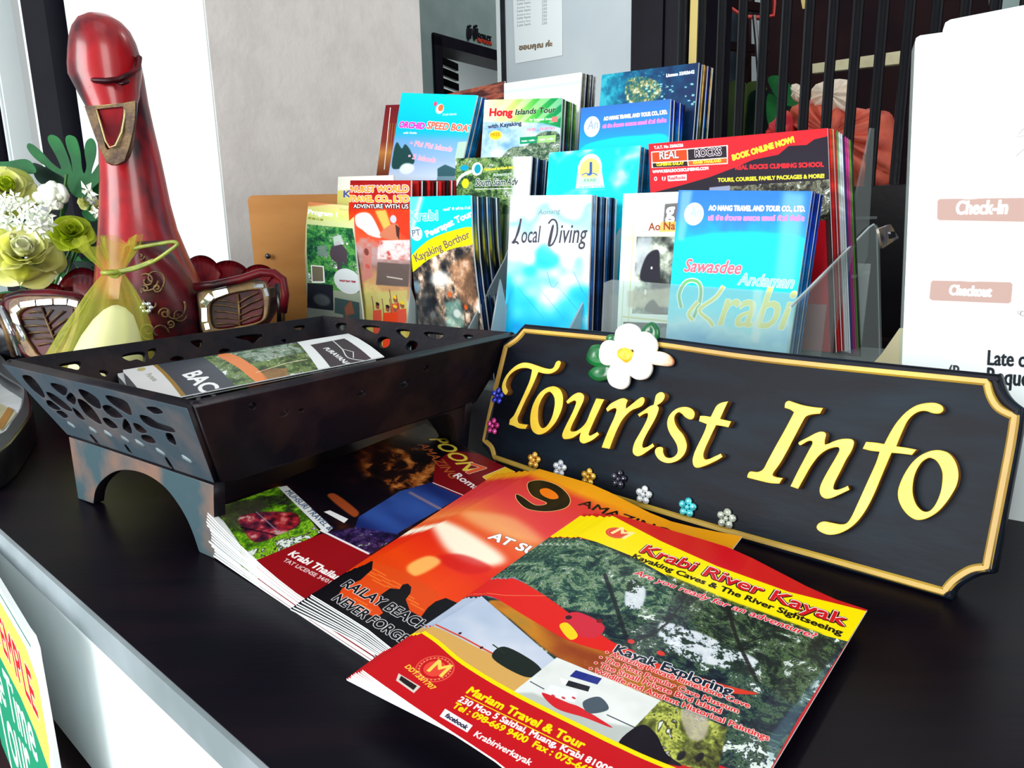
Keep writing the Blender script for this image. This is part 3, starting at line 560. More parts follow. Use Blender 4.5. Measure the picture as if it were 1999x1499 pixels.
def cov_sawasdee(q):
    c = Cv(680, 880, q, (20, 150, 226)); x, y = c.xy(); n = fbm(c.H, c.W, 4, 91)
    c.a[:] = ramp(np.clip(y + (n - .5) * .14, 0, 1), [(0, (40, 120, 206)), (.18, (50, 130, 220)), (.3, (20, 170, 236)), (.42, (0, 206, 240)), (.62, (10, 216, 240)), (.72, (90, 220, 244)), (.84, (190, 236, 248)), (1, (110, 190, 236))])
    c.poly([(1318, 480), (1360, 460), (1430, 452), (1520, 456), (1580, 476), (1565, 560), (1300, 570)], (0, 214, 240), .75, 6, True)
    c.poly([(1530, 372), (1572, 378), (1552, 560), (1510, 560)], (150, 216, 246), .55, 14); c.poly([(1330, 372), (1352, 372), (1336, 470), (1322, 470)], (150, 200, 240), .6, 8)
    c.ell((1355, 418), 54, 62, (238, 252, 252)); c.text('An', (1346, 424), (1368, 423), (170, 196, 206), .6, shear=.2, ys=1.4)
    c.text('AO NANG TRAVEL AND TOUR CO., LTD.', (1384, 411), (1571, 413), (250, 250, 210), 2.4, (60, 90, 160), 1, ys=1.5)
    c.text('บริษัท อ่าวนาง แทรเวล แอนด์ ทัวร์ จำกัด', (1383, 430), (1569, 431), (236, 140, 214), 2, (200, 130, 220), 1, ys=1.25)
    c.text('Sawasdee', (1335, 530), (1444, 535), (240, 110, 130), 2.2, (240, 240, 244), 3, shear=.3, ys=1.3); c.text('Andaman', (1440, 556), (1546, 563), (150, 200, 206), 1, (240, 248, 250), 2.5, shear=.3, ys=1.3)
    Y = (226, 222, 110)
    for col, ww in ((WH, 28), ((110, 190, 120), 17)):
        c.line([(1330, 600), (1326, 575), (1338, 552), (1356, 548), (1368, 560), (1366, 590), (1352, 625)], ww, col, 1, 0, True)
    for col, ww in ((WH, 28), (Y, 17)):
        c.line([(1352, 625), (1345, 612), (1362, 590)], ww, col, 1, 0, True); c.line([(1412, 560), (1398, 580), (1366, 605), (1384, 625), (1392, 636)], ww, col, 1, 0, True)
    c.text('rabi', (1402, 634), (1530, 643), (230, 226, 130), 2.4, WH, 3.2, shear=.3, ys=1.35)
    c.poly([(1470, 565), (1490, 566), (1482, 670), (1468, 668)], WH, .6, 8)
    return c
def cov_siam(q):
    c = Cv(420, 300, q); c.a[:] = c.foliage(61, (22, 46, 30), (70, 110, 60), (160, 190, 110), 7)
    c.poly([(1000, 300), (1045, 300), (1045, 430), (990, 430), (1004, 350)], (240, 246, 246), .95, 12)
    c.ell((932, 330), 30, 34, WH); c.ell((933, 330), 18, 24, (0, 150, 170)); c.line([(888, 365), (900, 345), (920, 335)], 16, WH, 1, 0, True); c.ell((909, 358), 20, 24, (240, 226, 30)); c.ell((907, 328), 24, 14, (0, 150, 190))
    c.text('Operated by South Siam', (946, 333), (1004, 329), (214, 200, 60), 1.4); c.text('Adventure', (962, 345), (1000, 342), (180, 200, 180), .8)
    c.text('South Siam Adv', (928, 363), (1010, 361), (40, 60, 50), 1, (236, 240, 240), 2.2, shear=.25, ys=1.4); c.line([(928, 369), (1004, 368)], 3, WH)
    return c
def cov_jj(q):
    c = Cv(460, 340, q, (0, 220, 240)); x, y = c.xy(); n = fbm(c.H, c.W, 3, 14, 3)
    c.a[:] = ramp(n, [(0, (0, 206, 236)), (.5, (10, 224, 240)), (.8, (80, 234, 246)), (1, (170, 244, 250))])
    c.ell((1151, 330), 62, 78, (206, 236, 226)); c.poly([(1128, 330), (1174, 328), (1180, 366), (1124, 368)], (214, 240, 236)); c.ell((1151, 332), 50, 60, (244, 226, 120)); c.text('J', (1147, 336), (1155, 335), (60, 90, 160), 2.5, ys=.8)
    c.line([(1136, 342), (1144, 338), (1151, 342), (1158, 338), (1166, 342)], 5, (70, 110, 190), 1, 0, True); c.poly([(1132, 346), (1170, 345), (1172, 360), (1130, 361)], (180, 230, 200), .8, 1); c.text('KRABI', (1140, 355), (1163, 354), (120, 170, 150), .5); c.text('J J ISLAND TOUR', (1122, 369), (1178, 367), (110, 200, 200), .6); c.line([(1116, 372), (1182, 370)], 2, (120, 200, 200))
    return c
def cov_rocks(q):
    c = Cv(1000, 440, q, (206, 22, 36)); NV = (26, 16, 34)
    c.poly([(1275, 376), (1330, 362), (1385, 346), (1440, 325), (1470, 312), (1520, 302), (1540, 285), (1575, 283), (1590, 272), (1620, 265), (1625, 430), (1270, 430)], NV)
    c.poly([(1395, 366), (1620, 350), (1620, 430), (1390, 430)], c.foliage(71, (20, 18, 20), (60, 60, 50), (150, 150, 120), 12)); c.poly([(1385, 366), (1425, 362), (1425, 372), (1385, 374)], (140, 150, 180), 1, 1)
    c.text('T.A.T. No 33/06326', (1277, 291), (1334, 286), WH, 1.2)
    c.poly([(1271, 296), (1421, 283), (1421, 320), (1272, 328)], (244, 226, 210)); c.poly([(1273, 298), (1341, 292), (1342, 313), (1274, 317)], (222, 66, 20)); c.poly([(1343, 292), (1418, 285), (1419, 307), (1344, 313)], (34, 22, 34)); c.poly([(1274, 319), (1342, 315), (1343, 324), (1275, 327)], (36, 24, 30)); c.poly([(1344, 315), (1419, 309), (1419, 318), (1345, 323)], (230, 90, 30))
    c.text('REAL', (1288, 311), (1325, 308), (226, 226, 226), 1.5, (60, 40, 44), 2, ys=1.1); c.text('ROCKS', (1358, 306), (1408, 302), (60, 40, 50), 1.5, (236, 230, 236), 3, ys=1.1)
    c.text('CLIMBING RAILAY', (1282, 324), (1335, 321), (240, 216, 30), 1.6); c.text('KRABI THAILAND', (1354, 320), (1408, 316), (240, 200, 60), 1.6)
    c.text('WWW.REALROCKSCLIMBING.COM', (1274, 338), (1383, 331), WH, 1.4)
    c.ell((1280, 349), 10, 12, (250, 220, 226)); c.ell((1280, 349), 5, 6, (206, 22, 36)); c.ell((1296, 348), 12, 14, WH); c.text('f', (1294, 352), (1299, 352), (206, 22, 36), 1.5); c.poly([(1303, 343), (1341, 340), (1341, 352), (1304, 354)], (250, 226, 226)); c.text('RealRocks', (1306, 351), (1338, 349), (206, 22, 36), .5)
    c.text('BOOK ONLINE NOW!', (1431, 313), (1551, 277), (246, 236, 50), 2.8, ys=1.15); c.text('REAL ROCKS CLIMBING SCHOOL', (1436, 331), (1608, 325), (216, 26, 40), 1.8); c.text('TOURS, COURSES, FAMILY PACKAGES & MORE!', (1402, 355), (1609, 347), (250, 240, 50), 1.6)
    return c
def cov_orchid(q):
    c = Cv(460, 520, q, (0, 200, 236)); x, y = c.xy()
    c.a[:] = ramp(y, [(0, (0, 206, 240)), (.42, (0, 190, 230)), (.55, (110, 170, 220)), (.8, (150, 180, 220)), (1, (200, 214, 236))])
    c.poly([(768, 300), (775, 278), (785, 290), (792, 282), (803, 296), (808, 320), (768, 330)], (30, 70, 70), 1, 2, True); c.ell((795, 330), 46, 36, (230, 244, 244), 1, 4); c.poly([(855, 330), (870, 322), (890, 330), (890, 345), (855, 345)], (50, 90, 100), 1, 2); c.poly([(895, 278), (914, 276), (910, 310), (888, 312)], (176, 206, 190))
    c.ell((859, 213), 26, 30, (240, 226, 226)); c.ell((861, 211), 17, 20, (226, 120, 70)); c.ell((850, 203), 10, 14, (226, 80, 120)); c.text('Krabi Islands', (865, 226), (892, 225), (190, 240, 250), .8)
    c.text('ORCHID', (779, 249), (828, 252), (226, 60, 190), 2.6, (240, 226, 244), 2.6, ys=1.3); c.text('SPEED BOAT', (833, 251), (921, 258), (230, 110, 90), 2.4, WH, 3, ys=1.2); c.text('with Guide', (788, 262), (814, 262), WH, .6)
    c.text('• Phi Phi Islands', (801, 284), (882, 296), (236, 150, 180), 1, (240, 220, 236), 1.5); c.text('• 5 Islands', (797, 309), (850, 318), (236, 150, 180), 1, (240, 220, 236), 1.5)
    return c
def cov_hong(q):
    c = Cv(460, 420, q, (200, 226, 236)); x, y = c.xy()
    c.a[:] = ramp(np.clip(x, 0, 1), [(0, (236, 244, 200)), (.4, (190, 222, 110)), (.7, (60, 176, 70)), (1, (0, 130, 80))])
    for i in range(5): c.poly([(950 + i * 30, 240), (960 + i * 30, 240), (1010 + i * 34, 190), (990 + i * 34, 190)], (240, 248, 210), .45, 2)
    c.poly([(940, 238), (1000, 238), (1060, 240), (1095, 250), (1100, 310), (930, 315)], ramp(fbm(c.H, c.W, 4, 3), [(0, (110, 160, 206)), (1, (226, 240, 246))]), 1, 3)
    c.poly([(982, 304), (1000, 288), (1030, 283), (1050, 262), (1070, 256), (1092, 262), (1096, 320), (980, 320)], c.foliage(81, (30, 60, 50), (70, 100, 76), (170, 180, 150), 12), 1, 1, True)
    c.text('Hong', (956, 226), (1000, 226), (206, 30, 40), 3.2, (240, 226, 200), 2); c.text('Islands Tour', (1006, 224), (1084, 219), (20, 50, 40), 1.6, (226, 240, 200), 1, shear=.2); c.text('by longtail boat', (1034, 236), (1078, 234), (206, 236, 200), .8); c.poly([(1078, 228), (1090, 227), (1088, 238), (1076, 238)], (214, 120, 110))
    c.text('with Kayaking', (953, 251), (1018, 244), (50, 60, 90), 1.6); c.ell((968, 264), 40, 30, (250, 244, 120)); c.ell((968, 264), 30, 22, (250, 226, 20)); c.text('FREE', (958, 267), (977, 265), (190, 130, 20), .8); c.text('10.00 - 16.00 hrs', (1030, 256), (1084, 252), (220, 130, 150), 1)
    c.poly([(1015, 268), (1048, 266), (1048, 279), (1015, 281)], (0, 140, 90)); c.text('Adult : 1,600.-', (1018, 277), (1045, 275), WH, .5); c.poly([(1050, 266), (1086, 263), (1084, 277), (1050, 279)], (150, 196, 120)); c.text('Child : 1,100.-', (1053, 275), (1082, 272), WH, .5)
    return c
def cov_aonang(q):
    c = Cv(480, 400, q, (30, 110, 206)); x, y = c.xy()
    c.a[:] = ramp(y, [(0, (50, 110, 190)), (.3, (40, 130, 216)), (.6, (20, 160, 236)), (1, (0, 210, 240))])
    c.poly([(1134, 290), (1180, 272), (1250, 264), (1305, 268), (1305, 340), (1130, 340)], (0, 206, 240), .9, 3, True)
    c.ell((1155, 247), 46, 62, (240, 248, 250)); c.text('An', (1146, 253), (1166, 250), (150, 170, 196), .8, shear=.2, ys=1.4)
    c.text('AO NANG TRAVEL AND TOUR CO., LTD.', (1178, 235), (1302, 222), (244, 240, 200), 2, (40, 70, 140), 1, ys=1.7); c.text('บริษัท อ่าวนาง แทรเวล แอนด์ ทัวร์ จำกัด', (1176, 250), (1300, 238), (236, 130, 200), 1.6, (190, 110, 200), 1, ys=1.5)
    return c
def cov_reef(q):
    c = Cv(560, 420, q, (14, 60, 100)); x, y = c.xy()
    c.a[:] = ramp(np.clip(1 - x + (fbm(c.H, c.W, 8, 16) - .5) * .5, 0, 1), [(0, (18, 44, 84)), (.45, (16, 70, 110)), (.8, (20, 130, 160)), (1, (50, 170, 190))])
    c.poly([(1222, 160), (1250, 150), (1280, 158), (1290, 180), (1270, 200), (1225, 200)], ramp(fbm(c.H, c.W, 26, 2), [(0, (16, 84, 110)), (.5, (90, 120, 84)), (.75, (170, 160, 110)), (1, (216, 226, 200))]), .95, 3, True)
    r = random.Random(4)
    for i in range(26): c.ell((r.uniform(1260, 1362), r.uniform(160, 205)), r.uniform(4, 9), r.uniform(3, 6), (150, 216, 214), .85, 1)
    for i in range(40): c.ell((r.uniform(1180, 1300), r.uniform(140, 205)), 3, 3, (120, 206, 206), .6, 1)
    c.text('License 33/03642', (1300, 150), (1355, 143), (240, 246, 246), 1.5); return c
def cov_sky(q):
    c = Cv(300, 260, q, (240, 250, 250)); x, y = c.xy(); c.a[:] = ramp(y, [(0, (240, 252, 252)), (.16, (190, 232, 240)), (.22, (244, 252, 252)), (1, (240, 250, 250))]); return c
def cov_maroon(q):
    c = Cv(200, 300, q, (110, 26, 30)); x, y = c.xy(); c.a[:] = ramp(y, [(0, (110, 20, 30)), (.55, (130, 50, 40)), (.7, (186, 120, 60)), (1, (110, 50, 30))])
    for i in range(5): c.line([(762 + i * 5, 240), (756 + i * 5, 300)], 3, (190, 150, 60), .7)
    c.line([(762, 210), (750, 330)], 5, (236, 230, 220)); return c
def cov_plain(cols, seed=1, streak=0):
    c = Cv(120, 220, None, cols[0]); n = fbm(220, 120, 5, seed, 4); c.a[:] = ramp(n, [(i / (len(cols) - 1), k) for i, k in enumerate(cols)]) if len(cols) > 1 else cols[0]
    return c
def cov_banded(stops):
    c = Cv(60, 300); x, y = c.xy(); c.a[:] = ramp(y, stops); n = fbm(300, 60, 10, 3); c.a *= (.85 + .3 * n[..., None]); return c

# ================================================================ STRUCTURE
H = .018
e0, e1 = gz(15, 1050), gz(516, 1499)
CE = (e1 - e0) / np.linalg.norm(e1 - e0)              # along the counter's front edge
CN = np.array([-CE[1], CE[0], 0])                     # into the counter
MC = frame(e0, CE, CN, Z)                             # counter frame: x along, y inwards
box('floor', frame((0, 0, -1.05), CE, CN, Z), (-6, -4, -.05), (5, 6, 0), M['floor'])['kind'] = 'structure'
ct = empty('reception_counter', Vector(e0), 'long dark-stained reception counter with front edge painted pale for its window reflection and white front', 'counter')
bm = bmesh.new(); wt = [(-1.9, .0015), (1.5, .0015), (1.5, 1.16), (-.93, 1.16), (-.93, .585), (-1.9, .585)]
loft(bm, [[MC @ Vector((x, y, z)) for x, y in wt] for z in (-H, 0)]); obj('worktop', bm, M['counter'], ct)
box('edge_band', MC, (-1.9, -.001, -H), (1.5, .0015, -.0004), M['counter_edge'], ct)['label'] = 'front edge band with window reflection put into its pale grey'
ZP = float(onp(140, 1449, e0, CN)[2])
box('front_panel', MC, (-1.9, .0, ZP), (1.5, .02, -H), M['white_panel'], ct)
box('plinth', MC, (-1.9, .02, -1.05), (1.5, .5, ZP - .001), M['back_dark'], ct)

# white wall with the window (direction A), beige pillar wall (direction B)
C0 = at(397, 20, 1.55); C0[2] = 0
MWl = frame(C0, A, B, Z)
def sA(px, y=100, p0=C0):                              # position along A on the white wall's plane
    q = onp(px, y, p0, B); return (q - p0) @ A
box('wall_left', MWl, (sA(138), 0, -1.05), (0, .12, 1.6), M['white'])['kind'] = 'structure'
MWb = frame(C0, B, -A, Z)
box('wall_back', MWb, (0.004, -.001, -1.05), ((onp(822, 100, C0, A) - C0) @ B, .12, 1.6), M['plaster'])['kind'] = 'structure'
# window: dark posts, glass, curtain pleats
x1, x0 = sA(138), sA(80)
wn = empty('window_1', Vector(C0 + A * x0)); wn['kind'] = 'structure'
box('window_frame', MWl, (sA(66, 10), -.03, -1.05), (sA(112, 10), .06, 1.6), M['black_frame'], wn)
xl = sA(-2, 200)
box('window_post', MWl, (xl - .10, -.02, -1.05), (xl - .008, .05, 1.6), M['black_frame'], wn)
box('window_post', MWl, (xl - .6, -.02, -1.05), (xl - .5, .05, 1.6), M['black_frame'], wn)
box('window_jamb', MWl, (sA(36, 10), .0, -1.05), (sA(66, 10), .05, 1.6), M['white'], wn)
for k in range(4):
    box('window_trim', MWl, (xl + .004 + k * .0125, -.004 * (k % 2), -1.05), (xl + .0145 + k * .0125 - .003, .05, 1.6), M['white'] if k % 2 else M['curtain'], wn)
box('window_trim', MWl, (sA(112, 10), .05, -1.05), (x1, .06, 1.6), M['curtain'], wn)
box('window_pane', MWl, (xl - .5, .03, -1.05), (xl - .1, .036, 1.6), clear('window_glass', (235, 245, 245), .15), wn)

# far grey-green wall with the toilet door (direction B), centre partition (direction A)
F0 = at(824, 100, 3.0); F0[2] = 0
MF = frame(F0, B, -A, Z)
def sF(px, y, p0=F0): return (onp(px, y, p0, A) - p0) @ B
def zF(px, y, p0=F0): return onp(px, y, p0, A)[2]
dl, dr, dt = sF(855, 120), sF(968, 120), zF(860, 85)
wf = box('wall_far', MF, (-.6, 0, -1.05), (dl, .1, 3.2), M['teal_wall']); wf['kind'] = 'structure'
b_ = bmesh.new(); bxm(b_, MF, (dl, 0, dt), (dr + 1.6, .1, 3.2)); bxm(b_, MF, (dr + 1.4, 0, -1.05), (dr + 1.6, .1, dt)); o = obj('wall_door_side', b_, M['teal_wall']); o['kind'] = 'structure'
dn = empty('door_1', Vector(F0 + B * dl)); dn['kind'] = 'structure'
b_ = bmesh.new(); bxm(b_, MF, (dl - .03, -.012, -1.05), (dl + .015, .12, dt + .02)); bxm(b_, MF, (dl - .03, -.012, dt - .012), (dr + 1.4, .12, dt + .03)); obj('door_frame', b_, M['black_frame'], dn)
for nm_, lc, tg, pw in (('corridor_fill', F0 + A * 1.3 + B * .5 + Z * 2.0, F0 + B * .5 + Z * .5, 16), ('washroom_fill', F0 + B * (dl + .4) - A * .25 + Z * .3, F0 + B * (dl + .5) - A * .5 + Z * .6, 4.5)):  # both lights added, to brighten the far wall and the doorway
    area(nm_, tuple(lc), tuple(tg), (.5, .5) if pw > 5 else (.2, .2), pw, (1, 1, 1))
box('door_lining', MF, (dl - .3, .5, -1.05), (dr + 1.5, .55, 2.6), M['white'], dn)
# louvred leaf standing open
dlx = sF(859, 130); ML = frame(F0 + B * dlx + -A * .12, (B - .28 * A) / np.linalg.norm(B - .28 * A), Z, np.cross(B - .28 * A, Z) / np.linalg.norm(B - .28 * A))
lw = .40
b_ = bmesh.new()
for lo, hi in (((0, -1.05, 0), (.05, dt - .16, .03)), ((lw - .05, -1.05, 0), (lw, dt - .16, .03)), ((0, dt - .22, 0), (lw, dt - .16, .03)), ((0, -.1, 0), (lw, -.02, .03))): bxm(b_, ML, lo, hi)
leaf_ = obj('door_leaf', b_, M['black_frame'], dn)
b_ = bmesh.new()
for k in range(22): bxm(b_, ML, (.05, -.02 + k * .042, .004), (lw - .05, -.02 + k * .042 + .03, .02))
o = obj('louvre', b_, M['dark_wood'], leaf_); o['kind'] = 'stuff'
# toilet lettering
ts = empty('toilet_sign', Vector(at(935, 68, 3.6)), 'small dark restroom sign with two figures above the door', 'sign')
TX, TY = B, Z
def wp(px, y): return onp(px, y, F0 - 0 * A, A) + A * .0
def on_sign(pts, name, mt, dep=.01, par=None):
    p0 = wp(935, 68); Mx = frame(p0, B, Z, A); Mi = Mx.inverted()
    return plate(name, [[tuple((Mi @ Vector(wp(*q)))[:2]) for q in pts]], Mx, dep, mt, par)
for cx in (914, 926):
    on_sign([(cx - 4, 56), (cx + 4, 56), (cx + 4, 68), (cx + 2, 77), (cx - 2, 77), (cx - 4, 68)], 'figure', M['black'], .01, ts)
    on_sign([(cx + 3 * math.cos(t), 52 + 3 * math.sin(t)) for t in np.linspace(0, 6.28, 9)[:-1]], 'figure_head', M['black'], .01, ts)
def text3d(name, s, p0, u, v, width, mt, dep, par=None, bold=0):
    cu = bpy.data.curves.new(name, 'FONT'); cu.body = s; cu.extrude = dep / 2; cu.offset = bold
    o = bpy.data.objects.new(name, cu); COL.objects.link(o); dg = bpy.context.evaluated_depsgraph_get()
    me = bpy.data.meshes.new_from_object(o.evaluated_get(dg)); bpy.data.objects.remove(o); bpy.data.curves.remove(cu)
    xs = [q.co.x for q in me.vertices]; k = width / (max(xs) - min(xs)); n = np.cross(u, v)
    me.materials.clear(); me.transform(frame(p0, u, v, n) @ Matrix.Translation((0, 0, dep / 2)) @ Matrix.Scale(k, 4, (1, 0, 0)) @ Matrix.Scale(k, 4, (0, 1, 0)))
    return obj(name, me, mt, par)
q0 = wp(931, 74); text3d('lettering', 'TOILET', q0, B, Z, float(np.linalg.norm(wp(958, 79) - q0)), M['black'], .006, ts, .02)
q0 = wp(931, 81); text3d('lettering', 'RESTROOM', q0, B, Z, float(np.linalg.norm(wp(958, 86) - q0)), M['crimson'], .006, ts, .02)

P0 = at(985, 60, 2.3); P0[2] = 0
MP = frame(P0, A, B, Z)
def sP(px, y=60, p0=P0): return (onp(px, y, p0, B) - p0) @ A
box('wall_centre', MP, (0, 0, -1.05), (sP(1232), .5, 2.2), M['grey_panel'])['kind'] = 'structure'
box('trim_1', MP, (-.012, -.004, -1.05), (.004, .5, 2.2), M['black'])['kind'] = 'structure'
box('wall_centre_side', MP, (-.045, .02, -1.05), (-.012, .5, 2.2), M['white'])['kind'] = 'structure'
pc = empty('dark_column', Vector(P0 + A * sP(1290)), 'wide dark brown wooden column between pale panel and bars', 'column')
for a_, b2, dd in ((1232, 1261, 0), (1262, 1300, -.02), (1301, 1341, -.01)):
    box('column_board', MP, (sP(a_), dd, -1.05), (sP(b2), .3, 2.2), M['black_frame'], pc)
box('trim_2', MP, (sP(1346), .0, -1.05), (sP(1365), .03, 2.2), M['tan'])['kind'] = 'structure'
# notice sheet taped to the pale panel
qn = [(1000, -40), (1097, -52), (1098, 108), (1006, 124)]
def cov_notice():
    c = Cv(300, 520, qn, (222, 230, 232))
    for i in range(11): c.text('Breakfast Menu' if i % 2 else 'Late Item', (1010, 2 + i * 7 - 20), (1036, -1 + i * 7 - 20), (110, 116, 120), 0); c.text('250', (1058, -2 + i * 7 - 20), (1068, -3 + i * 7 - 20), (110, 116, 120), 0)
    c.text('ขอบคุณ ค่ะ', (1014, 98), (1078, 90), (120, 104, 84), 3); return c
sheet_m = printed('notice_print', cov_notice(), .6)

def leafmesh(name, corners, uvH, thick, mats, nu=2, nv=5, curl=None, ndir=None, proj_uv=True):
    """thin sheet solid; corners TL,TR,BR,BL in space; UV from the photograph's rectified cover"""
    tl, tr, br, bl = [np.array(c) for c in corners]
    n = np.cross(tr - tl, bl - tl); n = n / np.linalg.norm(n) if ndir is None else np.array(ndir)
    if np.dot(n, CAM - tl) < 0: n = -n
    bm = bmesh.new(); uvl = bm.loops.layers.uv.new('UVMap'); G = []; Bk = []; uvs = {}
    for j in range(nv + 1):
        r = []; rb = []
        for i in range(nu + 1):
            u, v = i / nu, j / nv
            p = (tl * (1 - u) + tr * u) * (1 - v) + (bl * (1 - u) + br * u) * v
            q = happ(uvH, proj(p)); 
            if curl: p = p + n * curl(u, v)
            a = bm.verts.new(Vector(p)); b = bm.verts.new(Vector(p - n * thick)); uvs[a] = (q[0], 1 - q[1]); uvs[b] = uvs[a]; r.append(a); rb.append(b)
        G.append(r); Bk.append(rb)
    def face(vs, mi):
        f = bm.faces.new(vs); f.material_index = mi
        for l in f.loops: l[uvl].uv = uvs[l.vert]
    for j in range(nv):
        for i in range(nu):
            face((G[j][i], G[j + 1][i], G[j + 1][i + 1], G[j][i + 1]), 0); face((Bk[j][i], Bk[j][i + 1], Bk[j + 1][i + 1], Bk[j + 1][i]), 1)
    for j in range(nv):
        face((G[j][0], Bk[j][0], Bk[j + 1][0], G[j + 1][0]), 1); face((G[j][nu], G[j + 1][nu], Bk[j + 1][nu], Bk[j][nu]), 1)
    for i in range(nu):
        face((G[0][i], G[0][i + 1], Bk[0][i + 1], Bk[0][i]), 1); face((G[nv][i], Bk[nv][i], Bk[nv][i + 1], G[nv][i + 1]), 1)
    org = Vector((bl + br) / 2)
    bmesh.ops.translate(bm, verts=bm.verts, vec=-org)
    me = bpy.data.meshes.new(name); bm.to_mesh(me); bm.free()
    for mt in mats: me.materials.append(mt)
    o = bpy.data.objects.new(name, me); COL.objects.link(o); o.location = org; return o
uvq = lambda q: homog(q, [(0, 0), (1, 0), (1, 1), (0, 1)])
o = leafmesh('notice', [onp(x, y, P0 - B * .002, B) for x, y in qn], uvq(qn), .001, [sheet_m, M['paper']]); tag(o, 'white printed notice sheet taped to the pale panel behind the rack', 'notice')

# bars on a dark ledge, direction A
vpx = -976.0; d0 = 1.45; K0 = at(1372, 0, d0)
bars = empty('bar_partition', Vector((K0[0], K0[1], .25)), 'partition of upright black lacquer bars on a dark ledge behind the brochure rack', 'partition')
pb0 = np.array([K0[0], K0[1], 0]); MB_ = frame(pb0, A, B, Z)
ledge = onp(1710, 362, pb0 - B * .03, B)[2]
dstep = (onp(1887, 0, pb0, B) - onp(1372, 0, pb0, B)) @ A / 11
bm = bmesh.new(); tube(bm, [(0, 0, ledge - .02), (0, 0, .9)], .0085, 12); me_b = bpy.data.meshes.new('bar'); bm.to_mesh(me_b); bm.free()
for p in me_b.polygons: p.use_smooth = True
for i in range(-1, 17):
    o = obj('bar', me_b, None if i > -1 else M['bar'], bars); o.location = Vector(pb0 + A * dstep * i); o.matrix_parent_inverse = Matrix.Translation(-bars.location)
box('ledge', MB_, (-.1, -.03, 0), (1.1, .03, ledge), M['dark_wood'], bars, .002)
# room behind the bars, its dimness put into dark materials
bk = at(1500, 100, 3.6); bk[2] = 0; MK = frame(bk, A, B, Z)
box('wall_right', MK, (-1.2, 0, -1.05), (4.5, .1, 3), M['back_dark'])['kind'] = 'structure'
def cardat(name, pts, Y, dep, mt, par=None, crv=False, nrm=None):
    """solid plate whose outline is seen at the given photo points, facing along -B at distance Y"""
    n = -B if nrm is None else np.array(nrm); p0 = at(pts[0][0], pts[0][1], Y); u = np.cross(Z, n); u = u / np.linalg.norm(u); v = np.cross(n, u)
    Mx = frame(p0, u, v, n); Mi = Mx.inverted()
    if crv: pts = smooth_pts(pts, 5)
    return plate(name, [[tuple((Mi @ Vector(onp(q[0], q[1], p0, n)))[:2]) for q in pts]], Mx, dep, mt, par)
lt = empty('lattice_window', Vector(at(1430, 100, 2.9)), 'dark wooden lattice window with pale panes seen between the bars', 'window')
for q, mt in (([(1386, 16), (1404, 16), (1404, 78), (1386, 76)], 'tan'), ([(1386, 95), (1402, 95), (1400, 125), (1386, 122)], 'tan'), ([(1420, 20), (1452, 26), (1452, 86), (1420, 82)], 'slate'), ([(1420, 100), (1452, 104), (1452, 165), (1420, 162)], 'slate'),
              ([(1474, -20), (1490, -20), (1490, 18), (1476, 16)], 'grey_panel'), ([(1468, 38), (1488, 42), (1488, 93), (1468, 90)], 'grey_panel'), ([(1466, 110), (1486, 113), (1484, 166), (1466, 165)], 'grey_panel'), ([(1563, -10), (1578, -10), (1575, 18), (1568, 18)], 'tan')):
    cardat('pane', q, 2.9, .01, M[mt], lt)
for q in ([(1374, 76), (1500, 92), (1500, 106), (1374, 94)], [(1374, -6), (1500, 10), (1500, 26), (1374, 14)], [(1402, -20), (1420, -20), (1420, 170), (1402, 170)], [(1452, -20), (1467, -20), (1467, 170), (1452, 170)]):
    cardat('glazing_bar', q, 2.86, .03, M['back_dark'], lt)
bm = bmesh.new(); tube(bm, [at(x, y, 2.7) for x, y in ((1424, 14), (1445, 28), (1460, 33), (1488, 34), (1510, 30), (1512, 5), (1509, -20))], .006, 6)
tag(obj('red_wire', bm, M['wire']), 'thin red wire hanging in a loop across the lattice window', 'wire')
bm = bmesh.new(); tube(bm, [at(x, y, 2.6) for x, y in ((1472, 30), (1477, 80), (1480, 130), (1484, 170))], .007, 6)
tag(obj('dark_stick', bm, M['black']), 'thin dark stick leaning before the lattice window', 'stick')
tag(cardat('pale_rail', [(1590, 127), (1768, 101), (1766, 126), (1590, 145)], 3.0, .03, M['cream']), 'narrow pale wooden rail crossing the dark room behind the bars', 'rail')
tag(cardat('green_screen', [(1932, -20), (2060, -30), (2060, 60), (1930, 60)], 2.9, .02, M['teal_wall']), 'plain grey-green panel above the white check-in sheet', 'panel')

# ================================================================ SIGN
SY, SL = -.7531, .278
sO = np.array([-.0252, .59, 0.0]); su = np.array([math.cos(SY), math.sin(SY), 0]); sb = np.array([-math.sin(SY), math.cos(SY), 0])
sv = sb * math.sin(SL) + Z * math.cos(SL); sn = np.cross(su, sv)
MS = frame(sO, su, sv, sn); MSi = MS.inverted()
def s2(px, y, lift=0.0): return tuple((MSi @ Vector(onp(px, y, sO + sn * lift, sn)))[:2])
sign = empty('tourist_info_sign', Vector(sO), 'black wooden sign with gold raised letters reading Tourist Info and notched corners', 'sign')
BOARD = [(1023, 632, 1), (1260, 655), (1500, 685), (1953, 730, 1), (1961, 757), (1975, 778), (1999, 797, 1), (1992, 850), (1967, 985), (1942, 1120, 1), (1915, 1124), (1885, 1138), (1866, 1152), (1857, 1172, 1), (1640, 1112), (1400, 1047), (1150, 970), (962, 912, 1), (956, 890), (940, 868, 1), (958, 780), (981, 668, 1), (1003, 655)]
bl_ = [s2(*q) for q in smooth_pts(BOARD, 4)]
plate('board', [bl_], MS, .013, M['board'], sign, .0016, z0=-.013)
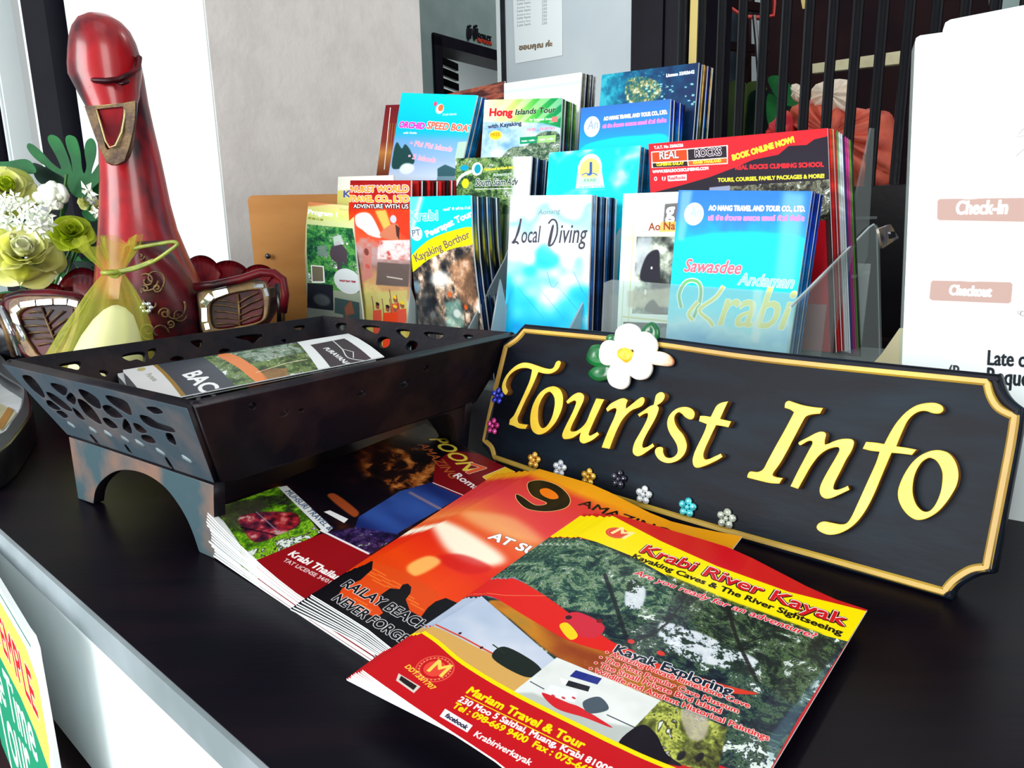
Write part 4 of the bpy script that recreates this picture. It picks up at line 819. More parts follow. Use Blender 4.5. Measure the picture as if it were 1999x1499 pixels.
rim = [(1025, 645, 1), (1260, 668), (1503, 702), (1927, 745, 1), (1934, 773), (1950, 797), (1981, 813, 1), (1972, 870), (1950, 985), (1926, 1107, 1), (1895, 1112), (1863, 1132), (1843, 1155, 1), (1640, 1098), (1400, 1031), (1150, 955), (966, 893, 1), (960, 873), (946, 860, 1), (963, 780), (988, 677, 1), (1010, 662)]
rp = [np.array(s2(*q)) for q in smooth_pts(rim, 4)]
bm = bmesh.new(); n_ = len(rp); ring_ = []
for i in range(n_):
    t = rp[(i + 1) % n_] - rp[i - 1]; t /= np.linalg.norm(t); nn = np.array([-t[1], t[0]])
    ring_.append([bm.verts.new(MS @ Vector((*(rp[i] + nn * a), z))) for a, z in ((-.0024, -.0004), (-.0012, .0018), (.0012, .0018), (.0024, -.0004))])
for i in range(n_):
    for k in range(3): bm.faces.new((ring_[i][k], ring_[(i + 1) % n_][k], ring_[(i + 1) % n_][k + 1], ring_[i][k + 1]))
obj('gold_border', bm, M['gold_line'], sign)
outer = [np.array(s2(*q)) for q in smooth_pts(BOARD, 4)]
bm = bmesh.new(); ring_ = []
for i in range(n_):
    t = outer[(i + 1) % n_] - outer[i - 1]; t /= np.linalg.norm(t); nn = np.array([t[1], -t[0]])
    ring_.append([bm.verts.new(MS @ Vector((*(outer[i] + nn * a), z))) for a, z in ((.0016, -.003), (.0022, .0012), (.0038, .0016), (.0052, .0))])
for i in range(n_):
    for k in range(3): bm.faces.new((ring_[i][k], ring_[(i + 1) % n_][k], ring_[(i + 1) % n_][k + 1], ring_[i][k + 1]))
obj('edge_moulding', bm, M['board_edge'], sign)
C = 1
LET = {
 'T': (970, 690, 9.37, [[(150,755),(100,690),(88,600),(118,490),(180,380),(270,280),(370,205),(480,165),(600,175),(720,215),(850,258),(960,280),(1020,265),(1050,220),(1080,155),(1130,128),(1168,160),(1150,230),(1110,295),(1040,345),(960,372),(860,368),(758,340,C),(690,500),(600,700),(500,900),(420,1080),(375,1190),(395,1265),(450,1285),(565,1300,C),(520,1382,C),(400,1370),(300,1325),(218,1300,C),(235,1205,C),(305,1130),(370,1000),(450,830),(530,650),(600,480),(640,300,C),(560,270),(450,270),(340,310),(240,390),(185,480),(160,560),(175,630),(198,680),(180,735)]]),
 'o': (970, 690, 9.37, [[(1060,600),(1150,650),(1200,750),(1210,870),(1190,1000),(1140,1130),(1070,1260),(980,1370),(880,1450),(770,1485),(680,1450),(625,1370),(605,1250),(610,1120),(640,980),(700,840),(780,720),(880,640),(970,605)],
       [(975,706),(1040,790),(1055,900),(1040,1020),(1010,1140),(960,1250),(900,1330),(840,1362),(790,1330),(755,1230),(750,1100),(765,970),(810,850),(870,755),(925,712)]]),
 'u': (1090, 750, 9.37, [[(138,315,C),(170,362,C),(240,320),(295,300),(320,325),(300,400),(250,520),(190,640),(130,760),(85,860),(65,940),(95,1000),(160,1005),(250,985),(330,940),(405,885,C),(383,980),(395,1050),(450,1085),(520,1070),(640,1010),(745,920,C),(710,868,C),(640,910),(578,938),(553,910),(600,790),(680,610),(760,440),(840,275,C),(690,255,C),(640,370),(580,510),(510,680),(430,780),(330,850),(245,862),(218,835),(260,720),(330,580),(400,430),(455,310),(470,220),(430,165),(360,150),(270,190),(190,260)]]),
 'r': (1170, 760, 9.37, [[(118,355,C),(145,412,C),(230,360),(290,345),(308,380),(270,510),(200,660),(130,820),(70,970),(38,1065,C),(185,1092,C),(240,940),(300,790),(350,680),(410,570),(500,460),(600,380),(720,335),(790,290),(828,210),(815,155),(770,140),(700,180),(600,260),(485,350,C),(490,280),(522,200,C),(460,160),(380,170),(280,215),(190,270)]]),
 'i': (1170, 760, 9.37, [[(698,455,C),(730,507,C),(800,460),(870,436),(885,465),(860,560),(790,700),(710,840),(640,970),(605,1100),(620,1180),(690,1225),(780,1200),(900,1120),(1007,1045,C),(975,983,C),(890,1040),(810,1065),(785,1035),(810,930),(880,790),(960,650),(1040,500),(1085,370),(1080,320),(1052,292,C),(1120,250),(1180,180),(1195,100),(1150,50),(1080,60),(1030,110),(1010,190),(990,280,C),(910,310),(820,375)]]),
 's': (1270, 770, 8.328, [[(630,407),(560,370),(510,320),(460,290),(410,320),(385,380),(400,470),(450,560),(520,640),(570,740),(590,840),(560,950),(490,1040),(400,1095),(290,1118),(180,1090),(100,1020),(65,930),(90,870),(150,848),(200,870),(205,940),(240,1010),(310,1030),(390,1000),(435,930),(425,830),(380,740),(320,650),(280,560),(265,460),(290,360),(350,280),(440,220),(560,198),(660,225),(715,290),(710,360),(680,400)]]),
 't': (1270, 770, 8.328, [[(1262,108,C),(1200,240),(1130,395,C),(1312,435,C),(1265,537,C),(1160,515),(1065,500,C),(1010,610),(950,740),(890,870),(858,980),(880,1050),(950,1045),(1050,1000),(1140,958,C),(1172,1012,C),(1100,1060),(980,1120),(860,1170),(760,1195),(700,1165),(678,1080),(700,970),(750,850),(820,710),(880,580),(910,482,C),(783,435,C),(800,345,C),(870,345),(975,360,C),(1020,270),(1070,180),(1150,130)]]),
 'I': (1440, 770, 7.495, [[(695,120),(745,90),(800,105),(940,150),(1100,180),(1252,195,C),(1205,282,C),(1080,295),(1000,325),(950,400),(850,590),(740,800),(620,1010),(512,1165),(560,1205),(662,1220,C),(610,1307,C),(480,1300),(320,1265),(136,1217,C),(145,1165),(185,1123),(290,1130),(370,1090),(430,980),(560,740),(700,490),(820,262,C),(770,225),(683,195,C)]]),
 'n': (1540, 820, 8.328, [[(150,370),(180,412),(240,385),(310,345),(370,343),(375,390),(320,490),(230,660),(130,850),(20,1077,C),(150,1122,C),(240,960),(330,800),(410,680),(500,570),(610,490),(720,450),(800,445),(815,490),(760,600),(660,770),(570,930),(510,1060),(495,1150),(520,1230),(590,1278),(690,1270),(830,1210),(987,1135,C),(960,1063,C),(880,1100),(780,1130),(725,1110),(750,1010),(830,850),(930,650),(1020,500),(1060,380),(1040,320),(970,300),(850,305),(730,340),(640,380),(585,395,C),(585,330),(605,240),(580,195),(510,185),(420,215),(300,280),(200,330)]]),
 'f': (1580, 770, 5.354, [[(590,493,C),(553,567,C),(640,590),(730,600,C),(690,720),(600,920),(510,1120),(440,1270),(390,1340),(330,1355),(240,1340),(150,1325),(90,1350),(73,1395),(110,1435),(200,1468),(310,1455),(420,1400),(510,1320),(590,1210),(660,1080),(730,920),(800,750),(860,612,C),(960,620),(1072,634,C),(1122,575,C),(1020,555),(910,540,C),(960,420),(1020,290),(1080,220),(1150,180),(1220,175),(1290,198),(1360,200),(1402,165),(1385,115),(1310,85),(1200,90),(1100,120),(1000,190),(910,290),(840,400),(780,515,C),(690,500)]]),
 'o ': (1730, 860, 9.37, [[(1000,175),(1130,220),(1230,320),(1300,470),(1325,640),(1290,820),(1200,990),(1080,1160),(950,1300),(800,1400),(660,1450),(530,1448),(400,1370),(290,1240),(220,1080),(210,920),(260,750),(350,570),(470,400),(620,270),(780,195),(890,172)],
       [(800,318),(900,360),(970,450),(1020,580),(1022,740),(995,920),(930,1100),(850,1230),(760,1295),(660,1280),(560,1180),(500,1030),(485,870),(510,680),(570,520),(650,400),(730,340)]])}
for ch, (ox, oy, sc_, loops) in LET.items():
    lp = [[s2(ox + q[0] / sc_, oy + q[1] / sc_, .0068) for q in smooth_pts(l, 4)] for l in loops]
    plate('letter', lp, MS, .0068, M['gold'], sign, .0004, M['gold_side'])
for s_ in (.09, .27):
    bm = bmesh.new(); P = [MS @ Vector((s_, .09, -.0135)), MS @ Vector((s_ + .012, .09, -.0135))]; Q = [Vector(sO + su * s_ + sb * .055), Vector(sO + su * (s_ + .012) + sb * .055)]
    dz_ = Vector(sb) * .006; loft(bm, [[P[0], P[1], P[1] + dz_, P[0] + dz_], [Q[0], Q[1], Q[1] + dz_, Q[0] + dz_]]); obj('back_strut', bm, M['board_edge'], sign)
# plumeria on the board
plm = empty('plumeria', Vector(onp(1222, 692, sO, sn))); plm.parent = sign; plm.matrix_parent_inverse = Matrix.Translation(-sign.location)
def petal(outline, lift, mt, name, cup=.003, par=plm):
    oc = np.mean(outline, 0); outline = [tuple(oc + (np.array(q) - oc) * 1.15) for q in outline]; lp = smooth_pts(outline, 5); pts = [s2(*q, lift) for q in lp]; c = np.mean(pts, 0); bm = bmesh.new()
    levels = [(1, 0), (1.0, .0022), (.93, .0036), (.6, .0046), (.25, .0040)]
    loft(bm, [[MS @ Vector((*(c + (np.array(p) - c) * k), lift + z)) for p in pts] for k, z in levels]); return obj(name, bm, mt, par, True)
Z6 = lambda l: [(930 + x / 3.332, 620 + y / 3.332) for x, y in l]
for q in (Z6([(960,230),(925,160),(930,90),(980,55),(1035,60),(1070,100),(1060,160),(1020,200)]), Z6([(1040,210),(1035,140),(1075,108),(1130,110),(1170,160),(1165,215),(1110,240),(1060,235)]),
          Z6([(1010,250),(1070,235),(1120,265),(1140,330),(1110,385),(1050,392),(1000,350),(990,300)]), Z6([(950,260),(985,300),(1000,370),(990,430),(950,455),(890,430),(872,370),(905,300)]), Z6([(960,225),(960,265),(890,300),(840,295),(820,250),(835,180),(880,158),(930,180)])):
    petal(q, .004, M['plumeria'], 'petal')
petal(Z6([(985,205),(1020,235),(1015,270),(985,290),(960,275),(935,250),(945,215)]), .0062, M['yellow_heart'], 'flower_heart')
for q in (Z6([(1085,110),(1120,55),(1160,40),(1188,80),(1180,135),(1140,120)]), Z6([(735,270),(760,200),(800,185),(835,200),(830,270),(850,310),(780,310)]), Z6([(750,370),(780,330),(850,310),(890,320),(870,390),(800,408)]), Z6([(862,135),(890,115),(925,120),(925,165),(885,160)])):
    petal(q, .001, M['green_resin'], 'leaf')
petal(Z6([(1112,250),(1140,232),(1200,228),(1250,245),(1278,280),(1262,310),(1200,308),(1150,295)]), .002, M['bud'], 'flower_bud')['label'] = 'cream and orange closed bud'
# jewel flowers
cols = [((974, 773), (20, 40, 190), 'deep blue'), ((965, 832), (190, 30, 120), 'magenta'), ((1045, 898), (206, 140, 30), 'amber'), ((1095, 914), (200, 206, 220), 'clear'), ((1151, 931), (206, 146, 24), 'amber'), ((1210, 935), (18, 16, 34), 'dark'), ((1259, 966), (210, 216, 220), 'clear'), ((1344, 990), (60, 190, 206), 'turquoise'), ((1420, 1012), (170, 176, 160), 'smoky clear')]
for (px, py), c_, nm in cols:
    bm = bmesh.new(); cx, cy = s2(px, py); k = .0047 if px < 1000 else .0042
    for a in range(5):
        t = a * 1.2566 + .3; sphere(bm, MS @ Vector((cx + k * math.cos(t), cy + k * math.sin(t), .0016)), (.0027, .0027, .0018), MS.to_3x3().to_4x4(), 8, 5)
    sphere(bm, MS @ Vector((cx, cy, .002)), .0018, None, 8, 5)
    obj('jewel_flower', bm, gem('jewel_' + nm.replace(' ', '_'), c_), sign, True)['label'] = nm + ' jewel flower'

# ================================================================ BASKET
L0 = np.array([-.3765, .5385, .107]); LA_, LB_, DD, ZB = .2521, .2968, .0264, .05
F_ = L0 + A * LA_; R_ = F_ + B * LB_; Bc = L0 + B * LB_
low = lambda p, a, b: np.array([*(p + DD * (a * A + b * B))[:2], ZB])
Lb, Fb, Rb, Bb = low(L0, 1, 1), low(F_, -1, 1), low(R_, -1, -1), low(Bc, 1, -1)
bas = empty('carved_wooden_tray', Vector(((L0 + R_) / 2)[:2].tolist() + [0]), 'dark carved wooden tray on arched feet with pierced flaring sides', 'tray')
def panel(name, quad, holes, mt, side=None, th=.007):
    p0 = quad[0]; u = quad[1] - quad[0]; u = u / np.linalg.norm(u); n = np.cross(u, quad[3] - quad[0]); n /= np.linalg.norm(n); v = np.cross(n, u)
    Mx = frame(p0, u, v, n); Mi = Mx.inverted(); f3 = lambda P: tuple((Mi @ Vector(P))[:2])
    return plate(name, [[f3(P) for P in quad]] + [[f3(onp(x, y, p0, n)) for x, y in smooth_pts(h, 3)] for h in holes], Mx, th, mt, bas, .0006, side, z0=-th / 2)
q3 = lambda l, ox=0, oy=600, s=3.332: [(ox + x / s, oy + y / s) for x, y in l]
HL = [[(175,430),(235,435),(300,515),(318,570),(270,545),(215,490)],[(358,478),(420,485),(465,510),(450,555),(400,530)],[(330,535),(380,550),(455,605),(500,655),(450,645),(370,590)],[(462,570),(490,537),(520,572),(514,612),(484,600)],[(330,592),(360,592),(420,640),(400,650),(350,630)],[(395,662),(430,657),(470,690),(440,700)],[(540,518),(600,530),(670,580),(680,640),(600,600)],[(535,580),(580,592),(640,650),(690,740),(610,700),(560,640)],[(500,637),(535,655),(580,710),(540,700)],[(718,555),(800,570),(860,600),(885,680),(820,650),(760,610)],[(697,627),(750,622),(830,690),(750,690)],[(697,705),(740,707),(795,760),(740,760)],[(840,705),(872,740),(885,800),(830,770)],[(985,630),(1050,630),(1090,662),(1030,668)],[(940,682),(1000,692),(1060,730),(1150,760),(1165,790),(1060,770),(980,740)],[(897,735),(940,745),(985,790),(930,790)],[(950,812),(1010,817),(1040,860),(970,850)],[(1110,800),(1150,805),(1175,870),(1130,850)],[(612,812),(625,812),(682,880),(660,872)],[(838,876),(850,876),(887,930),(866,920)],[(1102,957),(1115,957),(1160,1030),(1135,1015)]]
panel('side_panel', [L0, F_, Fb, Lb], [q3(h) for h in HL], M['carved_blue'], M['carved'])
bm = bmesh.new(); nL = np.cross(F_ - L0, Lb - L0); nL /= np.linalg.norm(nL); nL = nL if nL @ (CAM - L0) > 0 else -nL
for x, y in ((480, 735), (622, 768), (720, 790), (830, 825), (925, 850), (1060, 905), (1230, 950)):
    P = onp(x / 3.332, 600 + y / 3.332, L0, nL); sphere(bm, P, (.009, .0047, .003), frame((0, 0, 0), (A - .5 * Z) / 1.118, nL, np.cross((A - .5 * Z) / 1.118, nL)), 8, 6)
o = obj('bevel_highlight', bm, mat('painted_highlight', (112, 128, 132), .45, col2=(90, 104, 110), scale=60), bas, True); o['kind'] = 'stuff'  # pale bumps stand in for highlights on the hole bevels
HB = [q3([(785,325),(870,302),(935,305),(935,360),(880,345),(830,355)]), q3([(375,385),(450,368),(505,362),(525,385),(500,412),(455,405)]), q3([(640,420),(690,425),(695,455),(655,450)]), q3([(955,290),(1005,275),(1000,310),(965,345)]), q3([(1228,232),(1308,222),(1290,270)]), q3([(1515,200),(1700,182),(1640,240),(1600,222)]), q3([(1095,350),(1140,325),(1190,340),(1150,352)]), q3([(1410,300),(1440,278),(1490,285),(1450,300)]), q3([(1820,222),(1850,215),(1840,240)]), q3([(1900,135),(1975,125),(1940,155)])]
panel('side_panel', [Bc, L0, Lb, Bb], HB, M['carved'])
q4 = lambda l: [(550 + x / 4, 350 + y / 4) for x, y in l]
HR = [q4([(440,1135),(520,1135),(510,1180),(460,1178)]), q4([(640,1150),(775,1160),(765,1212),(700,1190)]), q4([(912,1180),(1012,1190),(995,1245),(940,1220)]), q4([(1128,1200),(1275,1218),(1240,1255),(1170,1240)]), q4([(1435,1222),(1510,1230),(1470,1255)]), q4([(760,1270),(800,1238),(860,1255),(850,1310),(790,1320)]), q4([(985,1310),(1020,1270),(1075,1285),(1060,1330),(1010,1340)])]
panel('side_panel', [R_, Bc, Bb, Rb], HR, M['carved'])
HF = [[(478,785),(490,780),(493,789),(485,793)], [(538,803),(553,795),(556,801),(547,807)], [(576,795),(586,792),(584,799)], [(690,768),(700,757),(708,764)], [(773,746),(791,738),(786,750)], [(820,716),(830,708),(829,719)]]
panel('side_panel', [F_, R_, Rb, Fb], HF, M['carved'])
panel('tray_floor', [Lb, Fb, Rb, Bb], [], M['carved'])
p0f = gz(163, 970); Mf = frame(p0f, A, Z, -B); Mfi = Mf.inverted()
ft = [(145, 850, 1), (428, 940, 1), (431, 1090, 1), (402, 1080, 1), (385, 1030), (365, 990), (335, 950), (300, 925), (265, 915), (235, 918), (210, 935), (197, 955), (193, 980, 1), (163, 970, 1)]
fl = [tuple((Mfi @ Vector(onp(*q[:2], p0f, B)))[:2]) for q in smooth_pts(ft, 4)]
fl = [(x, max(0, min(y, .05))) for x, y in fl]
plate('foot', [fl], Mf, .008, M['foot_wood'], bas, .0005, M['carved'], z0=-.004)
for off in (B * (LB_ - 2 * DD - .004),): plate('foot', [fl], Matrix.Translation(Vector(off)) @ Mf, .008, M['carved'], bas, .0005)
Lf = LB_ - 2 * DD - .02; fl2 = smooth_pts([(0, .05, 1), (Lf, .05, 1), (Lf, 0, 1), (Lf - .010, 0, 1), (Lf - .016, .036), (Lf - .03, .0455), (0, .0475, 1)], 4)
for k in (.004, LA_ - 2 * DD - .004):
    pk = np.array([Lb[0], Lb[1], 0]) + A * k + B * .01; plate('foot', [fl2], frame(pk, B, Z, A), .008, M['carved'], bas, .0005, z0=-.004)
# leaflets lying in the tray
zl = .091
tl, tr, bl = gz(680, 651, .094), gz(750, 696, .094), gz(240, 722, zl); brr = L0 + A * .150 + B * .015; brr[2] = .089; QT = [(680, 651), (750, 696), proj(brr), (240, 722)]
def cov_tray():
    c = Cv(300, 900, QT, (60, 66, 76))
    c.poly([(230, 715), (298, 712), (372, 790), (300, 800)], (214, 214, 214)); c.poly([(298, 712), (306, 711), (382, 780), (368, 790)], (150, 116, 50)); c.poly([(306, 711), (397, 697), (480, 760), (380, 790)], (58, 64, 74))
    c.poly([(397, 697), (575, 670), (690, 740), (480, 772)], c.foliage(31, (30, 50, 30), (70, 100, 50), (140, 160, 90), 14)); c.poly([(425, 695), (450, 691), (490, 715), (525, 742), (505, 748), (465, 722)], (226, 130, 70), 1, 0, True)
    c.poly([(450, 691), (560, 672), (600, 690), (500, 712)], c.foliage(33, (40, 60, 40), (110, 140, 120), (200, 206, 200), 20), .9, 3); c.line([(500, 730), (560, 712), (600, 705)], 5, (206, 190, 160)); c.poly([(510, 725), (560, 720), (565, 738), (520, 745)], (170, 110, 70), .7, 3)
    c.poly([(580, 668), (700, 645), (770, 700), (640, 745)], (226, 230, 230)); c.poly([(606, 676), (672, 663), (725, 700), (650, 722)], (48, 40, 54)); c.line([(650, 668), (668, 685), (680, 700), (712, 704)], 5, (220, 220, 220), 1, 0, True); c.line([(668, 685), (690, 690), (690, 700)], 4, (220, 220, 220))
    c.ell((276, 722), 22, 14, (180, 170, 120)); c.text('Purana', (284, 735), (300, 749), (150, 150, 140), .8)
    c.text('BACK', (357, 736), (412, 780), (240, 240, 240), 3); c.text('PURAVANA', (631, 684), (676, 713), (236, 236, 236), 1.2); return c
mt_tray = printed('tray_leaflet_print', cov_tray())
o = leafmesh('leaflet', [tl, tr, brr, bl], uvq(QT), .0008, [mt_tray, M['paper']], 3, 6, lambda u, v: .002 * math.sin(u * 3.1)); tag(o, 'long dark leaflet with palm photograph lying on top in the carved tray', 'leaflet')
o2 = o.copy(); COL.objects.link(o2); o2.location += Vector(-A * .010) + Vector((0, 0, -.004)); tag(o2, 'leaflet mostly hidden under the palm leaflet in the carved tray, its pale corner showing', 'leaflet')
o3 = o.copy(); COL.objects.link(o3); o3.location += Vector(-A * .004) + Vector((0, 0, -.008)); tag(o3, 'lowest leaflet under the other two on the floor of the carved tray', 'leaflet')

# ================================================================ BROCHURES ON THE COUNTER
def sheetmesh(name, quad, zf, mats, th=.0007, nu=10, nv=8, z0=(0, 0, 0, 0), ztop=None, tq=None):
    """page lying on the counter: photo corners TL,TR,BR,BL, height zf(u,v); optional bowed edges"""
    zc = [z0[0], z0[1], z0[2], z0[3]]; f0 = [gz(*q, z) for q, z in zip(quad, zc)]
    Hh = uvq(tq or quad); bm = bmesh.new(); uvl = bm.loops.layers.uv.new('UVMap'); uvs = {}; G = []; Bk = []
    for j in range(nv + 1):
        r = []; rb = []
        for i in range(nu + 1):
            u, v = i / nu, j / nv
            px = ((f0[0] * (1 - u) + f0[1] * u) * (1 - v) + (f0[3] * (1 - u) + f0[2] * u) * v)
            p = np.array([px[0], px[1], zf(u, v)]); q = happ(Hh, proj(np.array([px[0], px[1], ztop(u, v)])))
            a = bm.verts.new(Vector(p)); b = bm.verts.new(Vector(p - Z * th)); uvs[a] = uvs[b] = (q[0], 1 - q[1]); r.append(a); rb.append(b)
        G.append(r); Bk.append(rb)
    def face(vs, mi):
        f = bm.faces.new(vs); f.material_index = mi
        for l in f.loops: l[uvl].uv = uvs[l.vert]
    for j in range(nv):
        for i in range(nu):
            face((G[j][i], G[j + 1][i], G[j + 1][i + 1], G[j][i + 1]), 0); face((Bk[j][i], Bk[j][i + 1], Bk[j + 1][i + 1], Bk[j + 1][i]), 1)
    for j in range(nv):
        face((G[j][0], Bk[j][0], Bk[j + 1][0], G[j + 1][0]), 1); face((G[j][nu], G[j + 1][nu], Bk[j + 1][nu], Bk[j][nu]), 1)
    for i in range(nu):
        face((G[0][i], G[0][i + 1], Bk[0][i + 1], Bk[0][i]), 1); face((G[nv][i], Bk[nv][i], Bk[nv][i + 1], G[nv][i + 1]), 1)
    org = Vector(f0[3]); org.z = 0; bmesh.ops.translate(bm, verts=bm.verts, vec=-org)
    me = bpy.data.meshes.new(name); bm.to_mesh(me); bm.free()
    for mt in mats: me.materials.append(mt)
    for p in me.polygons: p.use_smooth = p.material_index == 0 and False
    o = bpy.data.objects.new(name, me); COL.objects.link(o); o.location = org; return o
mk = printed('kayak_print', cover_kayak(), .3); mn_ = printed('sunset_print', cover_nine(), .3); mi_ = printed('islands_print', cover_islands(), .3)
def ss_(x): x = min(1, max(0, x)); return x * x * (3 - 2 * x)
ORD = ('', 'second', 'third', 'fourth', 'fifth', 'sixth', 'seventh', 'eighth', 'ninth', 'tenth', 'eleventh', 'twelfth', 'thirteenth', 'fourteenth', 'fifteenth')
def pile(quad, base, thick, n, mats, turn, shift, lab_top, lab_rest, group, sag=lambda u, v: 0, full=False):
    z4 = [base(*c) + thick for c in ((0, 0), (1, 0), (1, 1), (0, 1))]; ang = 0; sx = sy = 0
    for k in range(n):
        f = 1 - k / n
        fn = (lambda u, v: (base(u, v) + thick) * f + .0004) if full else (lambda u, v: base(u, v) + thick * f + sag(u, v) * (.3 + .7 * f))
        o = sheetmesh('brochure', quad, fn, mats, z0=z4, tq=grow_quad(quad, .06 if full else .03), th=.0012 if full else thick / n * .92, ztop=lambda u, v: base(u, v) + thick + sag(u, v))
        if full and k:
            for vtx in o.data.vertices: pass
        o.rotation_euler = (0, 0, math.radians(ang)); o.location += Vector((sx, sy, 0))
        j = rnd.uniform(.35, 1.65); ang += turn * j; sx += shift[0] * j; sy += shift[1] * j
        if full: ang = rnd.uniform(-.12, .12); sx = rnd.uniform(-.0004, .0005); sy = rnd.uniform(-.0004, .0005)
        if k: tag(o, lab_rest.replace('#', ORD[k]), 'brochure', group)
        else: tag(o, lab_top, 'brochure')
pile(QM, lambda u, v: .001 + .019 * max(0, 1 - u * 1.5) ** 1.6 * (.35 + .65 * v), .0105, 14, [mi_, M['paper']], 0, (.0004, .0003),
     'top dark island tour brochure with white lettered strip and red foot', '# brochure from the top of the white-edged island tour pile beside the tray', 'island tour brochures stacked beside the carved tray', full=True)
pile(QN, lambda u, v: .0125 - .0115 * ss_((u - .25) / .5), .0075, 9, [mn_, M['paper']], .75, (-.0012, -.0002),
     'top orange sunset brochure marked with a big black 9 and beach silhouettes', '# orange sunset brochure from the top of the fanned pile marked 9', 'sunset brochures fanned under the top one', lambda u, v: .02 * max(0, u - .5) ** 2 * (1 - v))
pile(QK, lambda u, v: .0135 - .012 * ss_((u - .45) / .5), .0085, 9, [mk, M['paper']], .72, (-.0009, .0006),
     'top river kayak brochure with red title, yellow swoosh and tree photograph', '# river kayak brochure from the top of its red and yellow fanned pile', 'river kayak brochures fanned under the top one', lambda u, v: -.003 * (4 * u * (1 - u)) * v)

# ================================================================ RACK
LEAN = math.radians(9)
vv = B * math.sin(LEAN) + Z * math.cos(LEAN); nn_ = np.cross(A, vv)
RO = np.array([.165, .72, .2]); ROWT = (0, .07, .125, .18); ROWZ = (.022, .075, .145, .2)
def onrow(px, py, t): return onp(px, py, RO + B * t, nn_)
def down(a, b, t, zb):                    # follow the photo edge a->b down to height zb on the row plane
    P, Q = onrow(*a, t), onrow(*b, t)
    return P + (Q - P) * ((P[2] - zb) / (P[2] - Q[2]))
def leaflet(name, quad, row, mt, dt=0.0, curl=None, th=.0026, zb=None):
    t = ROWT[row] + dt; zb = ROWZ[row] if zb is None else zb
    cs = [onrow(*quad[0], t), onrow(*quad[1], t), down(quad[1], quad[2], t, zb), down(quad[0], quad[3], t, zb)]
    return leafmesh(name, cs, uvq(quad), th, [mt, M['paper']], 2, 6, curl, -nn_ if np.dot(nn_, B) > 0 else nn_)
_mc = {}
def run(proto, n, length, label, group, mats=None, start=.004, side=0.0, drop=.0008, name='leaflet'):
    for k in range(n):
        c = proto.copy()
        if mats:
            mt = mats[k % len(mats)]; sd = M['paper'] if k % 4 == 1 else mt; key = (proto.data.name, mt.name, sd.name)
            if key not in _mc:
                _mc[key] = proto.data.copy(); _mc[key].materials[0] = mt; _mc[key].materials[1] = sd
            c.data = _mc[key]
        COL.objects.link(c)
        c.location = proto.location + Vector(B * (start + length * k / max(1, n - 1)) + A * (side * k + rnd.uniform(-.0006, .0006)) - Z * (drop * k * .6 + rnd.uniform(0, .0015)))
        c.rotation_euler = (0, 0, rnd.uniform(-.006, .006)); lb = label.replace(' standing', '')
        o_ = ('first',) + ORD[1:]
        c.name = name; tag(c, o_[k] + ' ' + lb + ', counted from the front', 'leaflet', group)
def P_(name, cv): return printed(name + '_print', cv)
# front row
qd = [(602, 394), (690, 402), (706, 620), (596, 604)]
o = leaflet('leaflet', qd, 0, P_('program', cov_program(qd)), .004, lambda u, v: .004 * math.sin(v * 6) * (1 - u * .4)); tag(o, 'pale green leaflet with elephant photograph at the left end of the rack', 'leaflet')
qd = [(660, 345), (768, 342), (768, 480), (655, 480)]
o = leaflet('leaflet', qd, 0, P_('strip', cov_krabi_strip(qd)), .035, zb=.05); tag(o, 'pale yellow leaflet peeping out behind the red travel leaflet', 'leaflet')
qd = [(684, 352), (802, 352), (800, 640), (694, 606)]
mph = P_('phuket', cov_phuket(qd))
o = leaflet('leaflet', qd, 0, mph, .008, lambda u, v: .006 * math.sin(v * 6.5) * (1 - u)); tag(o, 'red leaflet with orange travel lettering and rafting people, second from the left in the rack', 'leaflet')
REDS = [P_('red_a', cov_banded([(0, (196, 30, 30)), (1, (90, 20, 30))])), P_('red_b', cov_banded([(0, (120, 16, 26)), (1, (60, 14, 24))])), P_('red_c', cov_banded([(0, (30, 20, 24)), (1, (60, 20, 20))]))]
run(o, 12, .052, 'red and black leaflet standing behind the red travel leaflet', 'red leaflets behind the red travel leaflet', REDS, .012, .0022, -.0002)
qd = [(800, 384), (919, 381), (940, 640), (816, 640)]
o = leaflet('leaflet', qd, 0, P_('peerapat', cov_peerapat(qd)), 0, lambda u, v: .004 * math.sin(v * 5)); tag(o, 'cyan and yellow kayaking leaflet with cave photograph in the front row', 'leaflet')
BANDS = [P_('band_a', cov_banded([(0, (60, 110, 120)), (.12, (20, 90, 160)), (.4, (206, 190, 30)), (.52, (30, 40, 50)), (.75, (30, 70, 140)), (1, (40, 50, 70))])), P_('band_b', cov_banded([(0, (30, 50, 60)), (.4, (70, 90, 110)), (.5, (190, 180, 40)), (.56, (16, 20, 30)), (1, (20, 40, 90))])), P_('band_c', cov_banded([(0, (24, 40, 44)), (.3, (16, 22, 32)), (1, (16, 24, 50))]))]
run(o, 11, .044, 'dark blue and yellow banded leaflet standing behind the cyan kayaking leaflet', 'leaflets behind the cyan kayaking leaflet', BANDS, .006, .0002, .0003)
qd = [(997, 382), (1155, 380), (1146, 665), (984, 655)]
o = leaflet('leaflet', qd, 0, P_('diving', cov_local(qd))); tag(o, 'white and cyan leaflet lettered Local Diving in the front row', 'leaflet')
BLUES = [P_('blue_a', cov_banded([(0, (150, 206, 240)), (.5, (40, 110, 190)), (1, (30, 80, 160))])), P_('blue_b', cov_banded([(0, (60, 110, 160)), (.5, (20, 60, 110)), (1, (16, 40, 90))])), P_('blue_c', cov_banded([(0, (20, 30, 60)), (1, (10, 20, 50))]))]
run(o, 10, .046, 'blue leaflet standing behind the white and cyan diving leaflet', 'blue leaflets behind the diving leaflet', BLUES, .005, 0, .0004)
qd = [(1217, 378), (1330, 374), (1312, 665), (1204, 655)]
